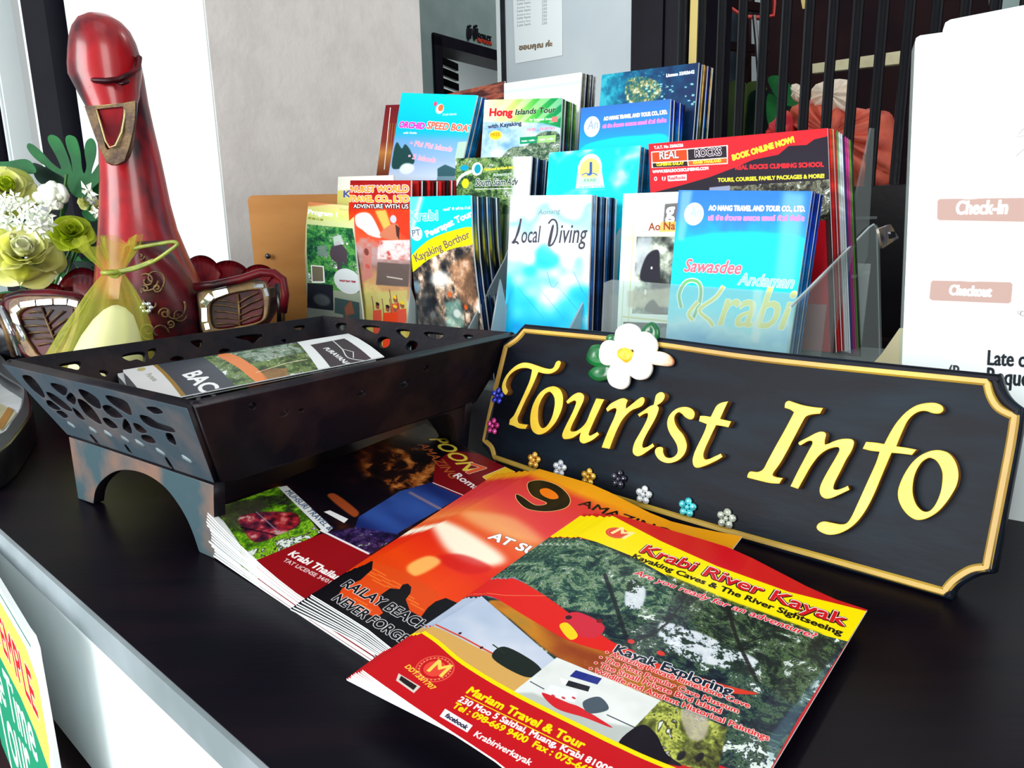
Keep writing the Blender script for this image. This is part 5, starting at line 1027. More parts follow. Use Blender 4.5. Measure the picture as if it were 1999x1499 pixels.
o = leaflet('leaflet', qd, 0, P_('hang', cov_hang(qd)), .002); tag(o, 'white leaflet with cave photograph half hidden by the big blue brochure', 'leaflet')
qd = [(1325, 371), (1585, 373), (1539, 695), (1299, 668)]
o = leaflet('leaflet', qd, 0, P_('sawasdee', cov_sawasdee(qd)), -.008); tag(o, 'big blue brochure with beach greeting lettering at the right of the front row', 'leaflet')
DB = [P_('deep_a', cov_banded([(0, (24, 60, 170)), (.25, (20, 70, 190)), (.4, (20, 140, 220)), (.8, (60, 160, 220)), (1, (120, 170, 200))])), P_('deep_b', cov_banded([(0, (16, 34, 120)), (.35, (10, 60, 180)), (.5, (10, 110, 200)), (1, (40, 110, 180))]))]
run(o, 9, .03, 'blue brochure standing behind the big blue greeting brochure', 'blue brochures behind the greeting brochure', DB, .005, 0, .0003)
# second row
qd = [(890, 309), (1038, 305), (1030, 420), (884, 424)]
o = leaflet('leaflet', qd, 1, P_('siam', cov_siam(qd))); tag(o, 'green jungle leaflet with round turquoise logo in the second row', 'leaflet')
DK = [P_('dark_a', cov_banded([(0, (30, 34, 50)), (1, (20, 24, 40))])), P_('dark_b', cov_banded([(0, (90, 130, 150)), (1, (40, 60, 90))])), P_('dark_c', cov_banded([(0, (20, 60, 120)), (1, (16, 30, 60))]))]
run(o, 7, .03, 'dark leaflet standing behind the green jungle leaflet', 'dark leaflets behind the jungle leaflet', DK, .006)
qd = [(1072, 298), (1250, 284), (1240, 420), (1063, 424)]
o = leaflet('leaflet', qd, 1, P_('jj', cov_jj(qd))); tag(o, 'plain turquoise leaflet with arched yellow emblem in the second row', 'leaflet')
TQ = [P_('turq_a', cov_banded([(0, (20, 150, 206)), (1, (20, 110, 180))])), P_('turq_b', cov_banded([(0, (16, 60, 110)), (1, (20, 150, 200))]))]
run(o, 5, .018, 'turquoise leaflet standing behind the emblem leaflet', 'turquoise leaflets behind the emblem leaflet', TQ, .005)
qd = [(1266, 281), (1615, 250), (1622, 430), (1272, 440)]
o = leaflet('leaflet', qd, 1, P_('rocks', cov_rocks(qd)), -.002); tag(o, 'wide red and black climbing school brochure in the second row', 'leaflet')
MX = [P_('mix_' + str(i), cov_banded([(0, a), (1, b)])) for i, (a, b) in enumerate((((206, 30, 40), (170, 16, 30)), ((226, 60, 40), (190, 30, 30)), ((180, 120, 60), (150, 20, 30)), ((196, 24, 36), (150, 16, 24)), ((90, 150, 60), (214, 222, 226)), ((226, 232, 236), (206, 214, 220)), ((214, 222, 230), (190, 200, 206)), ((60, 30, 80), (30, 60, 120)), ((206, 60, 140), (150, 40, 110)), ((220, 80, 160), (160, 60, 120)), ((110, 160, 50), (70, 130, 40)), ((40, 60, 50), (30, 40, 40))))]
for k, (mt, lb) in enumerate(zip(MX, ('red', 'orange red', 'tan and red', 'crimson', 'green-topped white', 'white', 'pale grey', 'dark violet', 'magenta', 'pink', 'lime green', 'dark green'))):
    c = o.copy(); c.data = o.data.copy(); c.data.materials[0] = mt; c.data.materials[1] = M['paper'] if k in (2, 6) else mt; COL.objects.link(c)
    c.location = o.location + Vector(B * (.004 + .0035 * k) + A * (.0012 * k) - Z * (.0012 * max(0, k - 3))); c.rotation_euler = (0, 0, rnd.uniform(-.004, .004))
    tag(c, lb + ' brochure edge showing behind the wide climbing school brochure', 'leaflet', 'mixed brochures behind the climbing school brochure')
# third row
qd = [(784, 181), (932, 186), (896, 345), (758, 345)]
o = leaflet('leaflet', qd, 2, P_('orchid', cov_orchid(qd))); tag(o, 'cyan speed boat leaflet at the left of the third row', 'leaflet')
run(o, 5, .016, 'blue leaflet standing behind the cyan speed boat leaflet', 'blue leaflets behind the speed boat leaflet', TQ + DB[:1], .005)
qd = [(753, 205), (812, 203), (800, 340), (735, 340)]
o = leaflet('leaflet', qd, 2, P_('maroon', cov_maroon(qd)), .018); tag(o, 'maroon and gold leaflet at the far left of the third row', 'leaflet')
qd = [(946, 195), (1097, 191), (1090, 330), (937, 330)]
o = leaflet('leaflet', qd, 2, P_('hong', cov_hong(qd))); tag(o, 'green and white island tour leaflet with red title in the third row', 'leaflet')
GR = [P_('green_a', cov_banded([(0, (50, 110, 50)), (.4, (40, 120, 60)), (.7, (40, 80, 140)), (1, (60, 60, 90))])), P_('green_b', cov_banded([(0, (150, 190, 90)), (.6, (90, 140, 60)), (1, (120, 40, 40))])), P_('green_c', cov_banded([(0, (30, 50, 40)), (1, (90, 30, 30))]))]
run(o, 8, .028, 'green leaflet standing behind the island tour leaflet', 'green leaflets behind the island tour leaflet', GR, .004)
qd = [(1134, 211), (1309, 193), (1302, 340), (1127, 340)]
o = leaflet('leaflet', qd, 2, P_('aonang', cov_aonang(qd)), 0); tag(o, 'blue leaflet with white disc logo in the third row', 'leaflet')
run(o, 9, .034, 'dark blue leaflet standing behind the blue disc logo leaflet', 'dark blue leaflets behind the disc logo leaflet', [DB[1], DB[0], BLUES[2]], .004, 0, .0004)
# back row
qd = [(862, 186), (985, 158), (985, 260), (862, 280)]
mr = P_('maroon_back', cov_plain([(110, 40, 40), (150, 80, 60), (60, 30, 30)], 5))
o = leaflet('leaflet', qd, 3, mr, .004); tag(o, 'dark reddish photograph leaflet framed by clear acrylic in the back row', 'leaflet')
qd = [(984, 163), (1136, 141), (1128, 260), (984, 270)]
o = leaflet('leaflet', qd, 3, P_('sky', cov_sky(qd)), 0); tag(o, 'almost white leaflet with pale blue band in the back row', 'leaflet')
run(o, 8, .03, 'grey and dark leaflet standing behind the almost white leaflet', 'leaflets behind the almost white leaflet', [P_('pale', cov_banded([(0, (130, 134, 110)), (1, (90, 96, 90))])), P_('pale2', cov_banded([(0, (206, 214, 220)), (1, (150, 160, 170))])), BLUES[2]], .006, 0, -.0002)
qd = [(1175, 146), (1364, 122), (1350, 300), (1163, 300)]
o = leaflet('leaflet', qd, 3, P_('reef', cov_reef(qd))); tag(o, 'dark teal underwater reef leaflet at the right of the back row', 'leaflet')
run(o, 10, .04, 'navy and tan leaflet standing behind the reef leaflet', 'leaflets behind the reef leaflet', [BLUES[2], DB[1], BLUES[2], P_('tanb', cov_banded([(0, (236, 196, 110)), (.55, (226, 180, 90)), (.7, (110, 130, 90)), (1, (60, 60, 50))])), P_('brn', cov_banded([(0, (150, 90, 50)), (.3, (50, 36, 30)), (1, (30, 40, 40))]))], .004, 0, -.0001)

# the acrylic rack itself
rk = empty('brochure_rack', Vector((RO[0], RO[1], 0)), 'clear acrylic tiered rack holding rows of tour leaflets behind the sign', 'rack')
MR = frame((RO[0], RO[1], 0), A, B, Z)
sl = -.43; sr = .16
for r in range(4):
    t0, t1, zb = ROWT[r] - .024 - .028 * 0, ROWT[r] + .048, ROWZ[r]
    off = (zb - .2) * math.tan(LEAN)
    s0 = sl if r < 1 else sl + .03; s1 = sr + (.02 if r in (1,) else -.01 * r)
    box('shelf', MR, (s0, t0 + off, zb - .004), (s1, t1 + off, zb - .001), M['acrylic'], rk)
    h = (.10, .08, .07, .06)[r]; p0b = RO + B * (t1 + .0) - np.array([0, 0, .2 - zb]) + B * off * 0
    Mb = frame(np.array([RO[0], RO[1], 0]) + B * (t1 + off) + Z * zb, A, vv, nn_)
    box('back_panel', Mb, (s0, 0, 0), (s1 - .03, h, .002), M['acrylic'], rk)
for s in (sl + .01, -.12, sr - .01):
    box('rack_foot', MR, (s, -.03, 0), (s + .004, .20, .018), M['acrylic'], rk)
def side(pts, Y, mt, name='side_panel'):
    p0 = at(*pts[0], Y); Mx = frame(p0, B, Z, A); Mi = Mx.inverted()
    return plate(name, [[tuple((Mi @ Vector(onp(x, y, p0, A)))[:2]) for x, y in pts]], Mx, .002, mt, rk)
side([(903, 660), (984, 505), (1000, 462), (1003, 660)], .83, M['frost'])
side([(1098, 665), (1206, 452), (1219, 430), (1212, 670)], .74, M['frost'])
side([(792, 640), (800, 560), (812, 600), (824, 645)], .9, M['frost'])
side([(975, 545), (995, 640), (990, 660), (955, 660)], .82, M['frost'])
side([(1545, 600), (1698, 444), (1707, 438), (1713, 446), (1719, 720), (1531, 720)], .57, M['acrylic'])
side([(1648, 470), (1697, 250), (1703, 251), (1690, 500), (1660, 560)], .72, M['acrylic'])
lp = [onp(x, y, RO + B * -.013, nn_) for x, y in ((1180, 552), (1196, 546), (1550, 572), (1558, 584), (1535, 720), (1173, 690))]
Mx = frame(lp[0], A, vv, nn_); Mi = Mx.inverted(); plate('front_lip', [[tuple((Mi @ Vector(q))[:2]) for q in lp]], Mx, .002, M['acrylic'], rk)
br_ = side([(1710, 447), (1734, 438), (1750, 464), (1718, 485)], .60, mat('amber_acrylic', (150, 128, 88), .2, col2=(90, 96, 110), scale=40), 'bracket')
side([(1733, 452), (1742, 452), (1744, 462), (1735, 466)], .596, M['black'], 'screw_hole')
bm = bmesh.new(); tube(bm, [onp(x, y, at(1545, 600, .57), A) - A * .001 for x, y in ((1545, 600), (1698, 444), (1707, 438), (1713, 446), (1719, 720))], .0011, 6); obj('edge_strip', bm, mat('bright_acrylic_edge', (214, 224, 226), .2), rk)

# white check-in sheets in their stand
q0s = at(1800, 400, .50); ns = -B
u_ = np.cross(Z, ns); u_ = u_ / np.linalg.norm(u_)
_c = lambda px, py: ((onp(px, py, q0s, ns) - q0s) @ u_, (onp(px, py, q0s, ns) - q0s) @ Z)
_l, _t = _c(1788, 75)[0] - .002, _c(1840, 60)[1] + .004
QS = [proj(q0s + u_ * a_ + Z * b_) for a_, b_ in ((_l, _t), (_l + .21, _t), (_l + .21, -.2), (_l, -.2))]
def cov_sheet():
    c = Cv(900, 1700, QS, (242, 250, 250)); BR = (186, 156, 148)
    def rr(pts):
        c.poly(pts, BR); m_ = np.mean(pts, 0); c.poly([tuple(m_ + (np.array(p) - m_) * (.965 if False else 1)) for p in pts], (232, 222, 220)); c.poly([tuple(m_ + (np.array(p) - m_) * np.array([.985, .9])) for p in pts], BR)
    rr([(1828, 390), (1832, 386), (2118, 382), (2122, 386), (2120, 434), (2116, 438), (1831, 432), (1827, 428)]); rr([(1816, 549), (1820, 545), (1974, 549), (1978, 554), (1975, 591), (1970, 595), (1818, 588), (1813, 583)])
    c.text('Check-In', (1866, 418), (1965, 417), WH, 2, ys=2.0); c.text('Checkout', (1853, 575), (1934, 579), WH, 1.8, ys=2.0)
    for (x0, y0, x1, y1) in ((1988, 262, 2010, 240), (1985, 268, 2010, 262), (1983, 305, 2010, 282)): c.line([(x0, y0), (x1, y1)], 2, (150, 140, 136))
    for q in ((1894, 386), (1895, 547)): c.ell(q, 22, 5, (236, 230, 228), 1, 1)
    c.ell((1998, 612), 9, 10, (150, 150, 146), 1, 0, 3); c.ell((1990, 610), 5, 7, (150, 150, 146), 1, 0, 2)
    c.text('Late c', (1928, 712), (2000, 716), (40, 44, 50), 1.6, ys=2.1); c.text('Request', (1926, 748), (2034, 756), (40, 44, 50), 1.6, ys=2.1); c.text('(R', (1852, 738), (1876, 739), (60, 64, 70), 1, ys=2); return c
ss = empty('check_in_stand', Vector((q0s[0], q0s[1], 0)), 'white check-in information sheets standing in a clear holder at the right', 'sheet stand')
def sheet(name, pts, off, mts, uv=None):
    o = leafmesh(name, [onp(x, y, q0s + B * off, ns) for x, y in pts], uvq(QS), .0015, mts, 1, 1); o.parent = ss; o.matrix_parent_inverse = Matrix.Translation(-ss.location); return o
pl = [onp(x, y, q0s, ns) for x, y in ((1787, 84), (1789, 75), (1797, 70), (1840, 64), (2240, -12), (2200, 1120), (1751, 960))]
u_ = np.cross(Z, ns); Mx = frame(q0s, u_ / np.linalg.norm(u_), Z, ns); Mi = Mx.inverted()
o = plate('front_sheet', [[tuple((Mi @ Vector(q))[:2]) for q in pl]], Mx, .0015, printed('check_in_print', cov_sheet(), .7, .05), ss)
Hs = uvq(QS); uvl = o.data.uv_layers.new(name='UVMap') if not o.data.uv_layers else o.data.uv_layers[0]
for p in o.data.polygons:
    for li in p.loop_indices:
        q = happ(Hs, proj(o.matrix_world @ o.data.vertices[o.data.loops[li].vertex_index].co if False else np.array(o.data.vertices[o.data.loops[li].vertex_index].co))); uvl.data[li].uv = (q[0], 1 - q[1])
pl = [onp(x, y, q0s + B * .02, ns) for x, y in ((1840, 90), (1841, 60), (1846, 45), (1856, 39), (2260, -40), (2220, 1000), (1830, 900))]
plate('rear_sheet', [[tuple((Mi @ Vector(q))[:2]) for q in pl]], Mx, .0015, M['paper'], ss, z0=-.02)
pl = [onp(x, y, q0s + B * .003, ns) for x, y in ((1780, 100), (1788, 76), (1800, 72), (1800, 960), (1745, 960))]
plate('clear_holder', [[tuple((Mi @ Vector(q))[:2]) for q in pl]], Mx, .002, M['acrylic'], ss, z0=-.004)
o = cardat('support_foot', [(1690, 725), (1722, 690), (1757, 640), (1800, 640), (1800, 760), (1690, 745)], .62, .003, M['cream'], ss)

# ================================================================ POSTER ON THE FRONT, FRAMED CARD
dP = ray(-402, 464); dP[2] = 0; dP /= -np.linalg.norm(dP); nP = np.array([-dP[1], dP[0], 0])
pp0 = onp(83, 1290, e0 - CN * .024, CN); MPo = frame(pp0, dP, Z, -nP); MPi = MPo.inverted()
def pz(px, py): return tuple((MPi @ Vector(onp(px, py, pp0, nP)))[:2])
zt = pz(72, 1245)[1]
QP = [proj(pp0 + dP * a_ + Z * b_) for a_, b_ in ((-.25, zt), (.003, zt), (.003, zt - .2), (-.25, zt - .2))]
def cov_poster():
    c = Cv(900, 620, QP, (240, 246, 246))
    c.poly([(-100, 1010), (0, 1175), (50, 1262), (74, 1330), (96, 1460), (100, 1700), (-100, 1700)], (250, 236, 100)); c.poly([(-100, 1120), (0, 1282), (40, 1360), (70, 1430), (98, 1510), (100, 1700), (-100, 1700)], (30, 150, 110))
    c.line([(-60, 1065), (0, 1160), (60, 1262)], 6, (60, 130, 110)); c.line([(-100, 1110), (0, 1272), (40, 1350), (70, 1420), (98, 1498)], 14, (250, 236, 110))
    c.text('TEMPLE', (-6, 1243), (75, 1402), (206, 30, 44), 3, (250, 246, 240), 3, ys=1.0); c.text('Service Time', (-40, 1290), (75, 1490), (244, 250, 250), 3, shear=.2); c.text('Tickets & Tour', (-70, 1320), (72, 1560), (244, 250, 250), 3, shear=.2)
    c.poly([(-100, 1330), (0, 1462), (26, 1499), (60, 1600), (-100, 1600)], (236, 246, 246)); return c
pl = [(-.25, zt), (pz(60, 1226)[0], zt), pz(71, 1240), pz(79, 1264), pz(83, 1290), (pz(83, 1290)[0], zt - .2), (-.25, zt - .2)]
po = plate('temple_poster', [pl], MPo, .003, printed('poster_print', cov_poster(), .4), None, 0, M['white'])
Hs = uvq(QP); uvl = po.data.uv_layers.new(name='UVMap') if not po.data.uv_layers else po.data.uv_layers[0]
for p in po.data.polygons:
    if np.dot(tuple(p.normal), nP) > .5: p.material_index = 1
    for li in p.loop_indices:
        q = happ(Hs, proj(np.array(po.data.vertices[po.data.loops[li].vertex_index].co))); uvl.data[li].uv = (q[0], 1 - q[1])
tag(po, 'green, yellow and white temple tour poster standing before the counter front', 'poster')

fz = .03
fe = empty('framed_card', Vector(gz(-40, 800, 0)), 'black rounded frame holding a white and gold card at the counter left edge', 'frame')
def hz(px, py, z=fz): return tuple(gz(px, py, z)[:2])
out_ = [(-60, 650), (20, 712), (46, 742), (58, 770), (62, 795), (55, 818), (0, 880), (-80, 880)]; inn = [(-50, 690), (0, 730), (36, 752), (43, 762), (38, 795), (20, 822), (0, 845), (-60, 845)]
plate('frame_rim', [[hz(*q) for q in smooth_pts(out_, 3)], [hz(*q) for q in smooth_pts(inn, 3)]], Matrix.Identity(4), .03, M['black'], fe, .002)
plate('card', [[hz(q[0], q[1]) for q in smooth_pts(inn, 3)]], Matrix.Translation((0, 0, .012)), .003, M['paper'], fe)
plate('card_picture', [[hz(*q) for q in ((-40, 745), (0, 765), (12, 772), (28, 780), (0, 812), (-40, 800))]], Matrix.Translation((0, 0, .0152)), .0005, M['cream'], fe)
plate('card_picture', [[hz(*q) for q in ((12, 770), (22, 775), (0, 810), (-14, 806))]], Matrix.Translation((0, 0, .0158)), .0005, mat('gold_strip', (190, 130, 30), .4), fe)

# plywood board behind
wb = empty('plywood_board', Vector(at(560, 600, 1.3)), 'honey-coloured plywood board with rounded corner and a dark screw against the beige wall', 'board')
nb = np.array([.12, -1, 0]); nb /= np.linalg.norm(nb)
cardat('board_panel', [(487, 392, 1), (489, 386), (495, 382, 1), (668, 379, 1), (668, 640, 1), (512, 640, 1)], 1.2, .012, M['oak'], wb, False, nb)
bm = bmesh.new(); sphere(bm, at(523, 500, 1.185), (.0045, .002, .0045)); obj('screw', bm, M['black'], wb, True)

# ================================================================ RED SWAN BOWL
D0 = .90
def pt(x, y, d=0.0): return at(x, y, D0 + d)
sw = empty('swan_bowl', Vector((*at(275, 560, .95)[:2], 0)), 'red lacquered carved wooden swan bowl with mirror-tiled wings', 'figurine')
XR = np.array([1, 0, 0.0]); YR = np.array([0, 1.0, 0])
def ringp(cx, y, wpx, dep, dy, n=20, tilt=0.0):
    c = pt(cx, y, dy); r = wpx / 2 / FPX * (D0 + dy)
    return [c + XR * r * math.cos(t) + YR * dep * math.sin(t) + Z * (tilt * math.sin(t)) for t in np.linspace(0, 2 * math.pi, n, False)]
bm = bmesh.new()     # head, cheeks and beak core, seen from the front
loft(bm, [ringp(q[0], q[1], q[2] * .88, *q[3:]) for q in [(192, 27, 12, .004, 0), (194, 31, 46, .016, 0), (196, 42, 78, .028, 0), (199, 58, 100, .036, 0), (202, 80, 116, .041, 0), (205, 105, 127, .043, 0), (206, 130, 133, .043, -.001), (206, 150, 132, .041, -.003), (210, 170, 120, .037, -.006), (214, 186, 112, .034, -.009), (216, 200, 102, .03, -.012), (221, 220, 90, .026, -.016), (226, 250, 72, .022, -.02), (230, 280, 60, .018, -.022), (229, 305, 50, .014, -.024), (227, 318, 38, .010, -.024), (226, 323, 16, .005, -.024)]])
obj('head', bm, M['red'], sw, True)
bm = bmesh.new()     # neck
loft(bm, [ringp(*q) for q in [(212, 60, 40, .02, .03), (222, 100, 78, .034, .034), (232, 150, 78, .036, .036), (238, 200, 84, .036, .036), (246, 250, 90, .038, .036), (254, 300, 98, .04, .034), (260, 350, 108, .042, .032), (265, 400, 118, .046, .03), (271, 450, 132, .052, .028), (280, 500, 154, .06, .026), (288, 540, 176, .066, .022), (296, 580, 200, .07, .02), (300, 640, 214, .07, .02), (300, 720, 200, .06, .03)]])
obj('neck', bm, M['red'], sw, True)
bm = bmesh.new(); tube(bm, [pt(x, y, d) for x, y, d in ((139, 122, .0), (142, 144, -.02), (160, 152, -.034), (185, 157, -.041), (207, 158, -.044), (232, 155, -.042), (256, 144, -.03), (269, 134, -.012), (272, 112, .0))], .0032, 8)
obj('brow_ridge', bm, M['dark_red'], sw, True)
bm = bmesh.new()
for x0_, y0_ in ((178, 140), (238, 134)): tube(bm, [pt(x0_ - 14, y0_ + 24, -.036), pt(x0_, y0_ + 30, -.041), pt(x0_ + 14, y0_ + 24, -.040)], .002, 6)
obj('eyelid', bm, M['dark_red'], sw, True)
# brass beak plate with its inner triangle
def fpl(name, loops, Y, dep, mt, par=sw, curve=True, tilt=0.0, side=None, bev=0):
    n = np.array([0, -math.cos(tilt), math.sin(tilt)]); p0 = at(*loops[0][0][:2], Y); u = XR; v = np.cross(n, u); Mx = frame(p0, u, v, n); Mi = Mx.inverted()
    return plate(name, [[tuple((Mi @ Vector(onp(q[0], q[1], p0, n)))[:2]) for q in (smooth_pts(l, 4) if curve else l)] for l in loops], Mx, dep, mt, par, bev, side)
O = [(168, 207, 1), (215, 205), (268, 196, 1), (267, 235), (258, 280), (247, 314, 1), (228, 322), (210, 316, 1), (190, 270)]
Iv = [(190, 214, 1), (243, 209, 1), (242, 232), (235, 262), (222, 286), (212, 290), (204, 262)]
fpl('beak_plate', [O, Iv], D0 - .046, .004, M['brass'], sw, True, -.12, M['black'], .0006)
fpl('beak_inset', [Iv], D0 - .043, .004, mat('matt_red', (150, 18, 28), .6, col2=(90, 10, 20), spec=.1), sw, True, -.12)
bm = bmesh.new(); tube(bm, [at(x, y, D0 - .0485) for x, y in ((188, 213), (196, 240), (206, 275), (214, 288), (226, 284), (238, 258), (243, 230), (244, 210))], .0011, 6)
tube(bm, [at(x, y, D0 - .0485) for x, y in ((170, 209), (200, 207), (240, 203), (266, 198))], .0013, 6); obj('beak_beading', bm, mat('pale_brass', (196, 176, 120), .35, .3), sw, True)
# bowl: outer shell and ruffled rim petals
bc = at(275, 560, .95); bcx, bcy = bc[0], bc[1]
def bring(rx, ry, z, n=36, wob=0): return [np.array([bcx + (rx + wob * abs(math.sin(4.5 * t))) * math.cos(t), bcy + (ry + wob * abs(math.sin(4.5 * t))) * math.sin(t), z]) for t in np.linspace(0, 2 * math.pi, n, False)]
bm = bmesh.new(); loft(bm, [bring(.06, .05, 0), bring(.085, .07, .002), bring(.10, .085, .02), bring(.145, .115, .06), bring(.17, .135, .095), bring(.176, .14, .125), bring(.168, .133, .126), bring(.155, .12, .09), bring(.11, .08, .05), bring(.02, .02, .04)])
obj('bowl', bm, M['dark_red'], sw, True)
def rimpetal(x, y, wpx, hpx, Y, mt=M['petal_red'], lean=.3):
    """fan-shaped ruffled petal with fine grooves"""
    bm = bmesh.new(); n = 18; G = []
    for j in range(5):
        row = []
        for i in range(n + 1):
            u = i / n * 2 - 1; v = j / 4; wv = (.55 + .45 * v ** .6); hv = hpx * (v * math.sqrt(max(0, 1 - .75 * u * u)))
            P = at(x + u * wpx / 2 * wv, y - hv, Y + lean * v * .04 + .0042 * (i % 2) * v)
            row.append(bm.verts.new(P))
        G.append(row)
    for j in range(4):
        for i in range(n): bm.faces.new((G[j][i], G[j][i + 1], G[j + 1][i + 1], G[j + 1][i]))
    geo = bmesh.ops.solidify(bm, geom=bm.faces[:], thickness=.003)
    return obj('rim_petal', bm, mt, sw, True)
for x, y, w_, h_, Y in ((392, 570, 86, 72, 1.02), (445, 570, 94, 62, 1.04), (505, 570, 80, 54, 1.01), (540, 580, 40, 44, .97), (370, 572, 40, 50, 1.0), (160, 600, 96, 78, 1.02), (100, 605, 70, 52, 1.0), (205, 590, 70, 60, 1.03), (60, 612, 50, 40, .97)):
    rimpetal(x, y, w_, h_, Y)
# rolled front rims, wings with mosaic
def wing(outer, inner, vein, ribs, Y, tiles, tilt=.25):
    fpl('wing', [outer], Y + .015, .014, M['dark_red'], sw, True, tilt, None, .003)
    w0 = fpl('wing_border', [outer, inner], Y + .002, .005, M['brass'], sw, True, tilt, None, .001)
    bm = bmesh.new()
    n = np.array([0, -math.cos(tilt), math.sin(tilt)]); p0 = at(*outer[0][:2], Y)
    on = lambda x, y: onp(x, y, p0, n) + n * .001
    tube(bm, [on(*q) for q in vein], .0012, 6)
    for a, b in ribs: tube(bm, [on(*a), on((a[0] + b[0]) / 2, (a[1] + b[1]) / 2 - 1.5), on(*b)], .0009, 5)
    o = obj('leaf_ribs', bm, M['brass'], sw, True); o['kind'] = 'stuff'
    for (a, b, wd) in tiles:
        A_, B_ = on(*a) + n * .002, on(*b) + n * .002; e = (B_ - A_); L = np.linalg.norm(e); e /= L; f = np.cross(n, e)
        bm = bmesh.new(); bxm(bm, frame(A_, e, f, n), (.0005, -wd / 2, -.001), (L - .0005, wd / 2, .0012)); obj('mirror_tile', bm, M['mirror'], sw)
q2 = lambda l: [(x / 3.332, 400 + y / 3.332) for x, y in l]
wing(q2([(75,640),(150,600),(300,595),(480,605),(540,650),(520,800),(440,990),(300,1010),(200,985),(150,900),(95,760)]), q2([(135,730),(180,680),(300,655),(440,655),(500,690),(480,800),(400,960),(280,980),(225,920),(170,830)]),
     q2([(272,665),(300,740),(340,840),(375,930)]), [(q2([a])[0], q2([b])[0]) for a, b in (((290,700),(180,700)),((300,745),(150,740)),((315,790),(165,790)),((330,830),(190,835)),((345,870),(215,870)),((355,900),(240,915)),((300,735),(340,680)),((318,780),(420,690)),((335,820),(440,740)),((350,855),(440,800)),((365,890),(420,850)))], .80,
     [(q2([a])[0], q2([b])[0], .006) for a, b in (((145,655),(245,640)),((250,640),(355,632)),((365,632),(450,632)),((455,635),(520,650)),((95,700),(140,665)),((100,705),(130,790)))])
wing(q2([(1300,590),(1330,560),(1400,540),(1560,505),(1700,490),(1745,520),(1760,600),(1750,700),(1720,760),(1600,800),(1380,830),(1330,830),(1310,700)]), q2([(1375,660),(1420,615),(1540,575),(1690,555),(1720,600),(1720,720),(1690,760),(1560,790),(1400,800)]),
     q2([(1548,580),(1558,680),(1560,790)]), [(q2([a])[0], q2([b])[0]) for a, b in (((1550,640),(1420,620)),((1552,670),(1390,650)),((1555,710),(1390,690)),((1557,745),(1395,735)),((1560,775),(1400,775)),((1552,640),(1680,570)),((1555,680),(1700,610)),((1558,720),(1705,660)),((1560,760),(1700,710)))], .84,
     [(q2([a])[0], q2([b])[0], w_) for a, b, w_ in (((1395,590),(1490,555),.008),((1330,655),(1385,590),.008),((1337,670),(1340,765),.006),((1350,770),(1362,815),.005),((1655,530),(1725,530),.004),((1730,545),(1748,600),.004))])
for pts, r in (([(12, 600), (20, 584), (45, 577), (100, 576), (150, 582), (175, 596)], .007), ([(380, 560), (420, 556), (470, 545), (510, 532), (535, 533), (552, 545), (557, 575), (552, 610)], .0048)):
    bm = bmesh.new(); tube(bm, [at(x, y, .835) for x, y in pts], r, 10); obj('rolled_rim', bm, M['dark_red'], sw, True)
# left end: vertical mosaic strips; right end strips
for i, (a, b, c_) in enumerate((((0, 600), (36, 690), 'mirror'), ((6, 604), (44, 692), 'gem_dark'), ((14, 612), (52, 690), 'brass'), ((22, 615), (60, 690), 'mirror'), ((-6, 600), (28, 694), 'brass'), ((541, 555), (546, 630), 'black'), ((548, 560), (551, 625), 'brass'))):
    bm = bmesh.new(); tube(bm, [at(*a, .80 if i < 5 else .85), at((a[0] + b[0]) / 2 + 3, (a[1] + b[1]) / 2, .785 if i < 5 else .84), at(*b, .80 if i < 5 else .85)], .0034, 6); obj('mosaic_strip', bm, M[c_], sw, True)
# chest scrolls and gem flower
def spiral(cx, cy, r, turns, a0, sgn=1): return [(cx + r * (1 - .8 * k / 22) * math.cos(a0 + sgn * turns * 6.28 * k / 22), cy + r * (1 - .8 * k / 22) * math.sin(a0 + sgn * turns * 6.28 * k / 22)) for k in range(23)]
bm = bmesh.new()
for (cx, cy, r, tn, a0, sg) in ((287, 548, 22, 1.6, 0, 1), (283, 564, 9, 1.4, 2, 1), (307, 562, 9, 1.4, 0, 1), (300, 545, 24, .8, .8, -1), (322, 612, 12, 1.4, 3, 1), (350, 615, 14, 1.5, 0, 1), (333, 632, 8, 1.3, 2, -1), (335, 605, 30, .6, -.6, 1), (290, 645, 18, 1.4, 1, 1), (310, 650, 20, .7, 0, -1), (275, 500, 8, 1.2, 0, 1), (300, 590, 20, .5, 3.4, -1)):
    tube(bm, [at(x, y, .806 + ((x - 308) / 75) ** 2 * .034) for x, y in spiral(cx, cy, r, tn, a0, sg)], .0012, 5)
o = obj('scroll_relief', bm, M['brass'], sw, True); o['kind'] = 'stuff'
for k in range(6):
    t = k * 1.047; bm = bmesh.new(); sphere(bm, at(286 + 9 * math.cos(t), 601 + 8 * math.sin(t), .807), (.003, .002, .003)); obj('mirror_bead', bm, M['mirror'], sw, True)
bm = bmesh.new(); loft(bm, [[pt(cx + w_ / 2 * math.cos(t), y, -.055) + YR * .034 * math.sin(t) for t in np.linspace(0, 6.283, 16, False)] for cx, y, w_ in ((296, 470, 10), (298, 500, 70), (302, 530, 110), (308, 560, 136), (314, 600, 156), (318, 640, 162), (318, 700, 160))]); obj('chest', bm, M['dark_red'], sw, True)

